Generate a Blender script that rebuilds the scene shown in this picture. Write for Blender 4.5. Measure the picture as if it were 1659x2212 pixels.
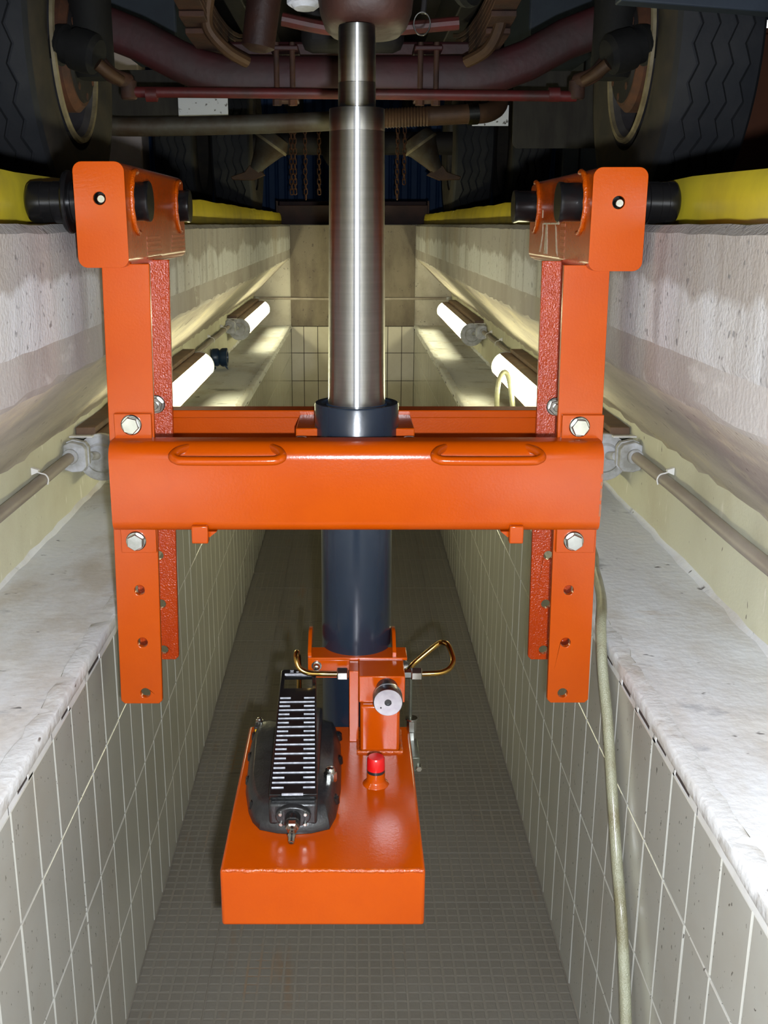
import bpy, math, random
from mathutils import Vector, Matrix
random.seed(7)
R = math.radians
scene = bpy.context.scene
for o in list(bpy.data.objects):
    bpy.data.objects.remove(o)
COL = scene.collection

# ------------------------------------------------------------------ camera, world, lights, exposure
# origin = lens position, at the height of the pit rim (z = 0); y runs along the pit, z up
cam_d = bpy.data.cameras.new('camera')
cam = bpy.data.objects.new('camera', cam_d)
COL.objects.link(cam)
cam_d.sensor_fit = 'VERTICAL'
cam_d.sensor_height = 36.0
cam_d.lens = 2240.0 / 2212.0 * 36.0
cam_d.shift_x = 67.5 / 2212.0
cam_d.clip_start = 0.02
cam.location = (0, 0, 0)
cam.rotation_euler = (R(90 - 15.495), 0, 0)
scene.camera = cam

world = bpy.data.worlds.new('world')
scene.world = world
world.use_nodes = True
world.node_tree.nodes['Background'].inputs[0].default_value = (0.75, 0.85, 1.0, 1)
world.node_tree.nodes['Background'].inputs[1].default_value = 0.012

fl = bpy.data.lights.new('camera_flash', 'POINT')
fl.energy = 180.0
fl.color = (0.86, 0.925, 1.0)
fl.shadow_soft_size = 0.012
flash = bpy.data.objects.new('camera_flash', fl)
flash.location = (0.03, -0.01, -0.06)
COL.objects.link(flash)

vs = scene.view_settings
vs.view_transform = 'Standard'
vs.look = 'None'
vs.gamma = 1.0
vs.use_curve_mapping = False
vs.exposure = 0.0
LAMP_STRENGTH = 19.0

# ------------------------------------------------------------------ materials
def S(r, g, b):
    def f(c):
        c /= 255.0
        return c / 12.92 if c <= 0.04045 else ((c + 0.055) / 1.055) ** 2.4
    return (f(r), f(g), f(b), 1.0)

MATS = {}
def mat(name, col, rough=0.5, metal=0.0, col2=None, scale=8.0, stretch=(1, 1, 1), lo=0.35, hi=0.65,
        bump=0.0, bscale=80.0, spec=0.5, coat=0.0, detail=4.0, emit=None, aniso=0.0, trans=0.0, rvar=0.0):
    m = bpy.data.materials.new(name)
    MATS[name] = m
    m.use_nodes = True
    nt = m.node_tree
    b = nt.nodes['Principled BSDF']
    b.inputs['Base Color'].default_value = col
    b.inputs['Roughness'].default_value = rough
    b.inputs['Metallic'].default_value = metal
    b.inputs['Specular IOR Level'].default_value = spec
    b.inputs['Coat Weight'].default_value = coat
    b.inputs['Coat Roughness'].default_value = 0.1
    b.inputs['Anisotropic'].default_value = aniso
    b.inputs['Transmission Weight'].default_value = trans
    geo = nt.nodes.new('ShaderNodeNewGeometry')
    if col2 is not None:
        mp = nt.nodes.new('ShaderNodeMapping')
        mp.inputs['Scale'].default_value = stretch
        nt.links.new(geo.outputs['Position'], mp.inputs['Vector'])
        n = nt.nodes.new('ShaderNodeTexNoise')
        n.inputs['Scale'].default_value = scale
        n.inputs['Detail'].default_value = detail
        n.inputs['Roughness'].default_value = 0.6
        nt.links.new(mp.outputs['Vector'], n.inputs['Vector'])
        rp = nt.nodes.new('ShaderNodeValToRGB')
        rp.color_ramp.elements[0].position = lo
        rp.color_ramp.elements[1].position = hi
        rp.color_ramp.elements[0].color = col
        rp.color_ramp.elements[1].color = col2
        nt.links.new(n.outputs['Fac'], rp.inputs['Fac'])
        nt.links.new(rp.outputs['Color'], b.inputs['Base Color'])
        if rvar:
            mr = nt.nodes.new('ShaderNodeMapRange')
            mr.inputs['To Min'].default_value = rough - rvar
            mr.inputs['To Max'].default_value = rough + rvar
            nt.links.new(n.outputs['Fac'], mr.inputs['Value'])
            nt.links.new(mr.outputs['Result'], b.inputs['Roughness'])
    if bump:
        n2 = nt.nodes.new('ShaderNodeTexNoise')
        n2.inputs['Scale'].default_value = bscale
        n2.inputs['Detail'].default_value = 3.0
        nt.links.new(geo.outputs['Position'], n2.inputs['Vector'])
        bp = nt.nodes.new('ShaderNodeBump')
        bp.inputs['Strength'].default_value = bump
        bp.inputs['Distance'].default_value = 0.004
        nt.links.new(n2.outputs['Fac'], bp.inputs['Height'])
        nt.links.new(bp.outputs['Normal'], b.inputs['Normal'])
    if emit:
        b.inputs['Emission Color'].default_value = emit[0]
        b.inputs['Emission Strength'].default_value = emit[1]
    return m

def layered(name, base, layers, rough=0.85, bump=0.25, bscale=140.0, spec=0.3):
    """base colour with masks on top: each layer = (colour, scale, stretch, lo, hi, detail, zlo, zhi, strength); zlo/zhi shift the mask by height"""
    m = bpy.data.materials.new(name)
    MATS[name] = m
    m.use_nodes = True
    nt = m.node_tree
    b = nt.nodes['Principled BSDF']
    b.inputs['Roughness'].default_value = rough
    b.inputs['Specular IOR Level'].default_value = spec
    geo = nt.nodes.new('ShaderNodeNewGeometry')
    sep = nt.nodes.new('ShaderNodeSeparateXYZ')
    nt.links.new(geo.outputs['Position'], sep.inputs[0])
    rgb = nt.nodes.new('ShaderNodeRGB')
    rgb.outputs[0].default_value = base
    cur = rgb.outputs[0]
    for (c, sc, st, lo, hi, det, zlo, zhi, k) in layers:
        mp = nt.nodes.new('ShaderNodeMapping')
        mp.inputs['Scale'].default_value = st
        mp.inputs['Location'].default_value = (random.uniform(0, 9), random.uniform(0, 9), random.uniform(0, 9))
        nt.links.new(geo.outputs['Position'], mp.inputs['Vector'])
        n = nt.nodes.new('ShaderNodeTexNoise')
        n.inputs['Scale'].default_value = sc
        n.inputs['Detail'].default_value = det
        n.inputs['Roughness'].default_value = 0.62
        nt.links.new(mp.outputs['Vector'], n.inputs['Vector'])
        val = n.outputs['Fac']
        if zlo is not None:
            mr = nt.nodes.new('ShaderNodeMapRange')
            mr.clamp = True
            mr.inputs['From Min'].default_value = zlo
            mr.inputs['From Max'].default_value = zhi
            mr.inputs['To Min'].default_value = -0.45
            mr.inputs['To Max'].default_value = 0.35
            nt.links.new(sep.outputs['Z'], mr.inputs['Value'])
            ad = nt.nodes.new('ShaderNodeMath')
            nt.links.new(val, ad.inputs[0])
            nt.links.new(mr.outputs['Result'], ad.inputs[1])
            val = ad.outputs[0]
        m2 = nt.nodes.new('ShaderNodeMapRange')
        m2.clamp = True
        m2.inputs['From Min'].default_value = lo
        m2.inputs['From Max'].default_value = hi
        m2.inputs['To Max'].default_value = k
        nt.links.new(val, m2.inputs['Value'])
        mx = nt.nodes.new('ShaderNodeMix')
        mx.data_type = 'RGBA'
        nt.links.new(m2.outputs['Result'], mx.inputs['Factor'])
        nt.links.new(cur, mx.inputs['A'])
        mx.inputs['B'].default_value = c
        cur = mx.outputs['Result']
    nt.links.new(cur, b.inputs['Base Color'])
    n2 = nt.nodes.new('ShaderNodeTexNoise')
    n2.inputs['Scale'].default_value = bscale
    n2.inputs['Detail'].default_value = 5.0
    nt.links.new(geo.outputs['Position'], n2.inputs['Vector'])
    bp = nt.nodes.new('ShaderNodeBump')
    bp.inputs['Strength'].default_value = bump
    bp.inputs['Distance'].default_value = 0.006
    nt.links.new(n2.outputs['Fac'], bp.inputs['Height'])
    nt.links.new(bp.outputs['Normal'], b.inputs['Normal'])
    return m

N3 = None
M_conc = layered('weathered_concrete', S(160, 155, 152), [
    (S(196, 196, 198), 5.0, (1, 1, 0.8), 0.42, 0.52, 7, -0.03, -0.14, 0.95),
    (S(116, 108, 104), 14.0, (1, 1, 0.12), 0.5, 0.72, 4, None, None, 0.6),
    (S(150, 134, 112), 2.2, (1, 1, 0.35), 0.5, 0.7, 3, None, None, 0.55),
    (S(100, 98, 98), 60.0, (1, 1, 1), 0.64, 0.7, 2, None, None, 0.7),
    (S(160, 148, 136), 3.0, (0.01, 0.01, 1), -0.4, -0.3, 0, None, None, 0.0),
], bump=0.3)
M_band = layered('smooth_render_band', S(172, 166, 162), [
    (S(148, 138, 132), 4.0, (1, 1, 0.3), 0.42, 0.68, 5, None, None, 0.8),
    (S(196, 192, 188), 26.0, (1, 0.5, 1), 0.6, 0.7, 3, None, None, 0.5),
], bump=0.2)
M_slope = layered('stained_slope_plaster', S(188, 180, 166), [
    (S(146, 136, 132), 3.0, (1.5, 0.35, 1.5), 0.4, 0.62, 5, None, None, 0.85),
    (S(206, 196, 168), 9.0, (1, 0.5, 1), 0.55, 0.7, 4, None, None, 0.6),
    (S(90, 82, 78), 45.0, (1, 1, 1), 0.68, 0.73, 2, None, None, 0.7),
], bump=0.2)
M_cream = layered('cream_wall_paint', S(210, 208, 186), [
    (S(190, 182, 156), 3.0, (1, 1, 1), 0.42, 0.7, 5, None, None, 0.7),
    (S(232, 228, 214), 30.0, (1, 1, 0.3), 0.66, 0.72, 2, None, None, 0.8),
    (S(110, 100, 88), 55.0, (1, 1, 0.5), 0.72, 0.75, 2, None, None, 0.8),
], rough=0.7, bump=0.12)
M_ledge = layered('white_ledge_screed', S(224, 226, 230), [
    (S(194, 186, 176), 3.2, (1.4, 0.7, 1), 0.45, 0.66, 6, None, None, 0.85),
    (S(232, 232, 232), 14.0, (0.4, 1, 1), 0.56, 0.7, 5, None, None, 0.6),
    (S(176, 152, 120), 9.0, (0.5, 1, 1), 0.63, 0.72, 6, None, None, 0.4),
    (S(78, 74, 74), 32.0, (0.6, 1, 1), 0.685, 0.73, 3, None, None, 0.85),
    (S(128, 130, 138), 7.0, (0.6, 1, 1), 0.60, 0.68, 8, None, None, 0.7),
], bump=0.25, bscale=60)
M_dim = layered('grey_end_concrete', S(128, 118, 106), [
    (S(98, 88, 80), 5.0, (1, 1, 0.4), 0.42, 0.62, 5, None, None, 0.9),
    (S(80, 74, 70), 40.0, (1, 1, 1), 0.66, 0.72, 2, None, None, 0.7),
], bump=0.3)
M_white_wall = layered('white_end_plaster', S(196, 190, 180), [
    (S(170, 162, 150), 6.0, (1, 1, 1), 0.45, 0.65, 5, None, None, 0.8),
    (S(90, 84, 80), 45.0, (1, 1, 1), 0.68, 0.72, 2, None, None, 0.7)], bump=0.3)
M_trim = layered('white_edge_plaster', S(206, 206, 206), [
    (S(190, 184, 176), 18.0, (1, 0.5, 1), 0.5, 0.68, 5, None, None, 0.8),
    (S(96, 82, 74), 26.0, (1, 0.5, 1), 0.685, 0.71, 3, None, None, 0.9)], bump=0.5, bscale=50)
M_grout = mat('white_grout', S(214, 214, 214), 0.9, col2=S(196, 194, 188), scale=9)
M_floor_grout = mat('floor_grout', S(140, 132, 118), 0.9, col2=S(112, 104, 92), scale=5)
M_dark0 = mat('pencil_grey', S(60, 58, 56), 0.8, col2=S(80, 78, 74), scale=40)
M_cavity = mat('dark_mortar_gap', S(70, 56, 50), 0.95, col2=S(50, 42, 40), scale=30)
M_tile = mat('glazed_wall_tile', S(176, 174, 164), 0.14, col2=S(168, 166, 156), scale=2.0, bump=0.03, bscale=14, spec=0.5)
M_tile_dirty = layered('spattered_wall_tile', S(174, 172, 164), [
    (S(64, 60, 56), 130.0, (1, 1, 0.6), 0.69, 0.72, 2, None, None, 0.9),
    (S(166, 160, 148), 3.0, (1, 1, 1), 0.45, 0.65, 4, None, None, 0.6)], rough=0.16, bump=0.02, bscale=14, spec=0.5)
M_tile_end = mat('white_end_tile', S(214, 208, 196), 0.2, col2=S(200, 192, 178), scale=4.0)
M_floor = layered('floor_tile_joint', S(117, 112, 102), [
    (S(118, 110, 98), 3.0, (1, 1, 1), 0.4, 0.65, 5, None, None, 0.8),
    (S(130, 92, 50), 4.0, (3, 0.5, 1), 0.62, 0.75, 4, None, None, 0.6)], rough=0.6, bump=0.1, spec=0.35)
M_floor_sq = layered('floor_tile_stud', S(112, 107, 98), [
    (S(104, 98, 88), 3.0, (1, 1, 1), 0.4, 0.65, 5, None, None, 0.8),
    (S(122, 88, 50), 4.0, (3, 0.5, 1), 0.62, 0.75, 4, None, None, 0.6)], rough=0.55, bump=0.1, spec=0.35)
M_ground = mat('garage_concrete', S(70, 64, 58), 0.9, col2=S(50, 46, 44), scale=3, bump=0.3)
M_yellow = mat('yellow_kerb_paint', S(198, 178, 44), 0.4, col2=S(168, 150, 48), scale=7, lo=0.45, hi=0.75, bump=0.1, bscale=20)

M_or = mat('orange_enamel', S(171, 67, 0), 0.21, col2=S(165, 62, 0), scale=9, lo=0.35, hi=0.7, bump=0.04, bscale=260, spec=0.4)
M_or_rough = mat('orange_peel_enamel', S(166, 54, 0), 0.15, col2=S(158, 48, 0), scale=30, bump=0.42, bscale=360, spec=0.45)
M_weld = mat('painted_weld', S(172, 74, 4), 0.2, col2=S(156, 58, 2), scale=60, bump=0.5, bscale=320)
M_pale = mat('pale_patch_tone', S(196, 190, 172), 0.5, col2=S(176, 120, 80), scale=160, lo=0.4, hi=0.7)
M_faint = mat('faint_bar_tone', S(176, 92, 46), 0.45, col2=S(160, 62, 12), scale=240, lo=0.4, hi=0.6)
M_chip = mat('chipped_bare_steel', S(110, 84, 74), 0.6, col2=S(150, 84, 40), scale=120)
M_black = mat('black_oxide_steel', S(21, 20, 21), 0.28, 0.3, col2=S(37, 36, 36), scale=45, lo=0.55, hi=0.75, stretch=(0.4, 1, 1))
M_zinc = mat('zinc_plated_steel', S(196, 196, 190), 0.24, 1.0, col2=S(168, 168, 160), scale=40)
M_chrome = mat('polished_ram_steel', S(188, 188, 188), 0.17, 1.0, col2=S(176, 176, 176), scale=3, stretch=(1, 1, 40), aniso=0.3)
M_chrome.node_tree.nodes['Principled BSDF'].inputs['Roughness'].default_value = 0.33
M_chrome.node_tree.nodes['Principled BSDF'].inputs['Anisotropic'].default_value = 1.0
M_chrome.node_tree.nodes['Principled BSDF'].inputs['Anisotropic Rotation'].default_value = 0.25
_t = M_chrome.node_tree.nodes.new('ShaderNodeTangent')
_t.direction_type = 'RADIAL'
_t.axis = 'Z'
M_chrome.node_tree.links.new(_t.outputs['Tangent'], M_chrome.node_tree.nodes['Principled BSDF'].inputs['Tangent'])
M_alu = mat('turned_aluminium', S(165, 165, 168), 0.28, 1.0, col2=S(152, 152, 157), scale=90, aniso=0.6)
M_brass = mat('yellow_passivated_pipe', S(196, 158, 84), 0.2, 1.0, col2=S(170, 132, 70), scale=30)
M_blue = mat('slate_blue_enamel', S(26, 36, 49), 0.26, col2=S(23, 32, 44), scale=4, bump=0.05, bscale=60, coat=0.1)
M_blk_plastic = mat('black_cast_body', S(26, 26, 27), 0.34, col2=S(38, 38, 38), scale=60, bump=0.12, bscale=220)
M_blk_gloss = mat('black_gloss_enamel', S(17, 17, 18), 0.16, col2=S(24, 24, 24), scale=30)
M_rib = mat('worn_bright_edge', S(196, 198, 206), 0.3, 0.15, col2=S(150, 152, 160), scale=120)
M_red = mat('red_plastic', S(196, 16, 18), 0.3, col2=S(184, 14, 16), scale=20)
M_ylab = mat('yellow_label', S(214, 168, 16), 0.45, col2=S(190, 146, 20), scale=140, lo=0.5, hi=0.7)
M_drab = mat('drab_valve_block', S(84, 86, 72), 0.4, 0.4, col2=S(70, 72, 62), scale=60)
M_grey = mat('grey_lamp_plastic', S(196, 197, 202), 0.45, col2=S(144, 142, 135), scale=20)
M_conduit = mat('painted_conduit', S(164, 154, 144), 0.5, col2=S(142, 130, 120), scale=10, stretch=(1, 0.4, 1))
M_brown = mat('brown_lamp_back', S(112, 84, 62), 0.6, col2=S(86, 64, 50), scale=14)  # mottled brown for lamp housing and back channel
M_lamp = mat('lit_diffuser', S(240, 240, 220), 0.4, emit=((1.0, 0.96, 0.58, 1), LAMP_STRENGTH))
M_hose = mat('braided_clear_hose', S(158, 158, 134), 0.3, col2=S(122, 114, 84), scale=10, bump=0.5, bscale=420, coat=0.3)
M_hose2 = mat('pale_green_hose', S(206, 210, 140), 0.3, col2=S(190, 190, 120), scale=8)
M_coupling = mat('navy_coupling', S(28, 52, 78), 0.35, col2=S(22, 42, 66), scale=20)
M_plastic_w = mat('white_clip', S(226, 224, 220), 0.5, col2=S(214, 210, 204), scale=10)

M_tyre = mat('tyre_rubber', S(47, 47, 50), 0.75, col2=S(36, 38, 43), scale=8, bump=0.2, bscale=60)
M_sidewall = mat('dusty_sidewall', S(66, 58, 48), 0.85, col2=S(50, 46, 42), scale=10, bump=0.15, bscale=40)
M_rim = mat('dirty_rim_paint', S(148, 136, 106), 0.6, col2=S(110, 96, 70), scale=14)
M_rimdark = mat('rim_barrel', S(82, 80, 84), 0.6, col2=S(62, 58, 58), scale=9)
M_rust = mat('rusty_hub', S(104, 63, 40), 0.8, col2=S(69, 46, 36), scale=12, bump=0.4, bscale=70)
M_axle = mat('dirty_maroon_axle', S(70, 28, 31), 0.55, col2=S(57, 35, 34), scale=7, bump=0.25, bscale=40)
M_redrod = mat('dirty_red_paint', S(100, 34, 34), 0.5, col2=S(72, 39, 34), scale=10, bump=0.15)
M_engine = mat('rusty_red_casting', S(59, 29, 18), 0.6, col2=S(44, 23, 18), scale=10, bump=0.4, bscale=50)
M_spring = mat('rusted_leaf_steel', S(81, 50, 35), 0.75, col2=S(57, 39, 32), scale=14, bump=0.4, bscale=70)
M_dark = mat('dark_chassis_paint', S(35, 29, 29), 0.7, col2=S(27, 24, 24), scale=6, bump=0.2)
M_rubber = mat('matt_black_rubber', S(12, 11, 11), 0.8, col2=S(18, 17, 16), scale=20, bump=0.3, bscale=60)
M_bluegrey = mat('blue_grey_steel', S(52, 62, 74), 0.6, col2=S(44, 51, 63), scale=5, bump=0.1)
M_exh = mat('exhaust_steel', S(94, 90, 80), 0.55, 0.3, col2=S(77, 61, 46), scale=9, bump=0.2)
M_exh2 = mat('scorched_exhaust', S(88, 62, 41), 0.6, 0.2, col2=S(69, 49, 35), scale=10, bump=0.2)
M_flap = mat('dusty_mudflap', S(59, 56, 50), 0.9, col2=S(47, 43, 40), scale=9, stretch=(3, 1, 0.6), bump=0.1)
M_plate = layered('mud_flecked_white', S(226, 228, 232), [
    (S(70, 60, 52), 38.0, (1, 1, 1), 0.62, 0.68, 4, None, None, 0.9)], rough=0.5, bump=0.05)
M_chain = mat('rusty_chain', S(112, 74, 48), 0.7, 0.3, col2=S(83, 54, 38), scale=40)
M_bluedoor = mat('dark_blue_door', S(58, 92, 138), 0.6, col2=S(48, 80, 122), scale=3)
M_post = mat('pale_post_paint', S(245, 228, 218), 0.7, col2=S(236, 218, 208), scale=4)
M_post2 = mat('grey_post_paint', S(130, 136, 146), 0.7, col2=S(116, 122, 132), scale=4)
M_gbrown = mat('brown_locker_paint', S(105, 57, 31), 0.6, col2=S(90, 49, 28), scale=5)
M_steelbrown = mat('brown_channel_steel', S(76, 50, 46), 0.7, col2=S(58, 42, 40), scale=9)
M_gravel = mat('wet_grit', S(120, 124, 134), 0.4, col2=S(50, 50, 54), scale=90, bump=0.8, bscale=90)
M_spot = mat('small_lit_lamp', S(255, 255, 255), 0.4, emit=((1, 1, 1, 1), 3.0))

# ------------------------------------------------------------------ geometry helpers
ORG = {}                                    # world origin of every parent

class G:
    def __init__(s):
        s.v = []; s.f = []; s.m = []
    def add(s, vs, fs, mi=0):
        k = len(s.v)
        s.v += [tuple(q) for q in vs]
        s.f += [tuple(i + k for i in f) for f in fs]
        s.m += [mi] * len(fs)
        return s
    def box(s, x0, x1, y0, y1, z0, z1, mi=0):
        v = [(x, y, z) for z in (z0, z1) for y in (y0, y1) for x in (x0, x1)]
        return s.add(v, [(0, 2, 3, 1), (4, 5, 7, 6), (0, 1, 5, 4), (2, 6, 7, 3), (0, 4, 6, 2), (1, 3, 7, 5)], mi)
    def lathe(s, o, axis, prof, n=32, mi=0, ang=(0, 360), cap0=True, cap1=True, rot=0):
        o = Vector(o); a = Vector(axis).normalized()
        h = Vector((0, 0, 1)) if abs(a.z) < 0.9 else Vector((0, 1, 0))
        e1 = a.cross(h).normalized(); e2 = a.cross(e1).normalized()
        full = abs(ang[1] - ang[0]) >= 359.9
        cnt = n if full else n + 1
        vs = []
        for (t, r) in prof:
            for i in range(cnt):
                p = R(rot + ang[0] + (ang[1] - ang[0]) * i / n)
                vs.append(o + a * t + e1 * (r * math.cos(p)) + e2 * (r * math.sin(p)))
        fs = []
        for j in range(len(prof) - 1):
            for i in range(n):
                i2 = (i + 1) % cnt
                fs.append((j * cnt + i, j * cnt + i2, (j + 1) * cnt + i2, (j + 1) * cnt + i))
        if full and cap0: fs.append(tuple(range(cnt - 1, -1, -1)))
        if full and cap1:
            b = (len(prof) - 1) * cnt
            fs.append(tuple(b + i for i in range(cnt)))
        return s.add(vs, fs, mi)
    def cyl(s, p0, p1, r0, r1=None, n=24, mi=0, ch=0.0, rot=0):
        p0 = Vector(p0); p1 = Vector(p1); L = (p1 - p0).length
        r1 = r0 if r1 is None else r1
        prof = [(0, r0), (L, r1)]
        if ch: prof = [(0, r0 - ch), (ch, r0), (L - ch, r1), (L, r1 - ch)]
        return s.lathe(p0, p1 - p0, prof, n, mi, rot=rot)
    def tube(s, pts, r, n=10, mi=0, sub=6, caps=True, smooth=True):
        P = [Vector(p) for p in pts]
        if smooth and len(P) > 2:
            Q = []
            for i in range(len(P) - 1):
                a = P[max(i - 1, 0)]; b = P[i]; c = P[i + 1]; d = P[min(i + 2, len(P) - 1)]
                for k in range(sub):
                    t = k / sub
                    Q.append(0.5 * ((2 * b) + (c - a) * t + (2 * a - 5 * b + 4 * c - d) * t * t + (3 * b - a - 3 * c + d) * t ** 3))
            Q.append(P[-1]); P = Q
        rr = r if isinstance(r, (list, tuple)) else [r] * len(P)
        up = None; vs = []
        for i, p in enumerate(P):
            t = (P[min(i + 1, len(P) - 1)] - P[max(i - 1, 0)]).normalized()
            if up is None:
                up = t.cross(Vector((0.31, 0.2, 0.93)))
                up.normalize()
            up = (up - t * up.dot(t)).normalized()
            sd = t.cross(up)
            for k in range(n):
                q = 2 * math.pi * k / n
                vs.append(p + (up * math.cos(q) + sd * math.sin(q)) * rr[i])
        fs = []
        for i in range(len(P) - 1):
            for k in range(n):
                k2 = (k + 1) % n
                fs.append((i * n + k, i * n + k2, (i + 1) * n + k2, (i + 1) * n + k))
        if caps:
            fs.append(tuple(range(n - 1, -1, -1)))
            b = (len(P) - 1) * n
            fs.append(tuple(b + k for k in range(n)))
        return s.add(vs, fs, mi)
    def sweep(s, sec, path, closed=True, caps=True, mi=0):
        """sec(i) gives the list of world points of section i"""
        n = len(path[0]); vs = []
        for row in path: vs += row
        fs = []
        for i in range(len(path) - 1):
            for k in range(n if closed else n - 1):
                k2 = (k + 1) % n
                fs.append((i * n + k, i * n + k2, (i + 1) * n + k2, (i + 1) * n + k))
        if caps and closed:
            fs.append(tuple(range(n - 1, -1, -1)))
            b = (len(path) - 1) * n
            fs.append(tuple(b + k for k in range(n)))
        return s.add(vs, fs, mi)
    def prism(s, poly, fn, t0, t1, mi=0):
        return s.sweep(None, [[fn(p[0], p[1], t) for p in poly] for t in (t0, t1)], mi=mi)
    def hexa(s, p0, p1, r, ch=0.0, mi=0, rot=0):
        return s.cyl(p0, p1, r, n=6, mi=mi, ch=ch, rot=rot)

def empty(name, loc, label=None, cat=None, group=None, parent=None, kind=None):
    o = bpy.data.objects.new(name, None)
    o.empty_display_size = 0.05
    COL.objects.link(o)
    ORG[o.name] = Vector(loc)
    o.location = Vector(loc)
    if parent is not None:
        o.parent = parent
        o.location = Vector(loc) - ORG[parent.name]
    tag(o, label, cat, group, kind)
    return o

def tag(o, label=None, cat=None, group=None, kind=None):
    if label: o['label'] = label
    if cat: o['category'] = cat
    if group: o['group'] = group
    if kind: o['kind'] = kind
    return o

def mesh_of(g, name, mats, centre, sharp=35):
    me = bpy.data.meshes.new(name)
    c = Vector(centre)
    me.from_pydata([tuple(Vector(p) - c) for p in g.v], [], g.f)
    for m in (mats if isinstance(mats, (list, tuple)) else [mats]):
        me.materials.append(m)
    me.polygons.foreach_set('material_index', g.m)
    import bmesh
    bm = bmesh.new(); bm.from_mesh(me)
    bmesh.ops.recalc_face_normals(bm, faces=bm.faces)
    bm.to_mesh(me); bm.free()
    me.polygons.foreach_set('use_smooth', [True] * len(me.polygons))
    me.set_sharp_from_angle(angle=R(sharp))
    me.update()
    return me

def put(name, g, mats, parent=None, bevel=0.0, seg=2, label=None, cat=None, group=None, kind=None, sharp=35):
    xs = [p[0] for p in g.v]; ys = [p[1] for p in g.v]; zs = [p[2] for p in g.v]
    c = Vector(((min(xs) + max(xs)) / 2, (min(ys) + max(ys)) / 2, (min(zs) + max(zs)) / 2))
    me = mesh_of(g, name, mats, c, sharp)
    o = bpy.data.objects.new(name, me)
    COL.objects.link(o)
    ORG[o.name] = c
    o.location = c
    if parent is not None:
        o.parent = parent
        o.location = c - ORG[parent.name]
    if bevel:
        b = o.modifiers.new('bevel', 'BEVEL')
        b.width = bevel; b.segments = seg; b.limit_method = 'ANGLE'; b.angle_limit = R(40)
    tag(o, label, cat, group, kind)
    return o

def again(src, loc, parent, name=None):
    o = src.copy()
    COL.objects.link(o)
    o.name = name or src.name.split('.')[0]
    o.parent = parent
    o.location = Vector(loc) - (ORG[parent.name] if parent else Vector((0, 0, 0)))
    ORG[o.name] = Vector(loc)
    return o

def circ(cx, cy, r, n=20):
    return [(cx + r * math.cos(2 * math.pi * i / n), cy + r * math.sin(2 * math.pi * i / n)) for i in range(n)]

def rrect(x0, x1, y0, y1, r, n=6):
    pts = []
    for (cx, cy, a0) in ((x1 - r, y1 - r, 0), (x0 + r, y1 - r, 90), (x0 + r, y0 + r, 180), (x1 - r, y0 + r, 270)):
        for i in range(n + 1):
            a = R(a0 + 90 * i / n)
            pts.append((cx + r * math.cos(a), cy + r * math.sin(a)))
    return pts

def plate(outer, holes, thick, fn):
    """flat bar with through holes -> G; fn(x, y, t) maps to world, t in -thick/2..thick/2"""
    cu = bpy.data.curves.new('plate', 'CURVE')
    cu.dimensions = '2D'; cu.fill_mode = 'BOTH'; cu.extrude = thick / 2
    for loop in [outer] + list(holes):
        sp = cu.splines.new('POLY')
        sp.points.add(len(loop) - 1)
        for i, p in enumerate(loop):
            sp.points[i].co = (p[0], p[1], 0, 1)
        sp.use_cyclic_u = True
    ob = bpy.data.objects.new('plate', cu)
    COL.objects.link(ob)
    dg = bpy.context.evaluated_depsgraph_get()
    me = bpy.data.meshes.new_from_object(ob.evaluated_get(dg))
    import bmesh
    bm = bmesh.new(); bm.from_mesh(me)
    bmesh.ops.remove_doubles(bm, verts=bm.verts, dist=1e-6)
    bm.verts.ensure_lookup_table()
    g = G()
    g.add([fn(v.co.x, v.co.y, v.co.z) for v in bm.verts], [[v.index for v in f.verts] for f in bm.faces])
    bm.free()
    bpy.data.objects.remove(ob); bpy.data.curves.remove(cu); bpy.data.meshes.remove(me)
    return g

XZ = lambda y0: (lambda a, b, t: (a, y0 + t, b))

# ================================================================== THE SETTING: the pit
Y0, Y1 = -0.7, 7.70                # pit ends
ZL, ZF = -0.714, -1.53             # ledge, pit floor
ROWS = [(-0.7465, -0.920), (-0.920, -1.127), (-1.127, -1.334), (-1.334, ZF)]
PY = 0.102

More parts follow.
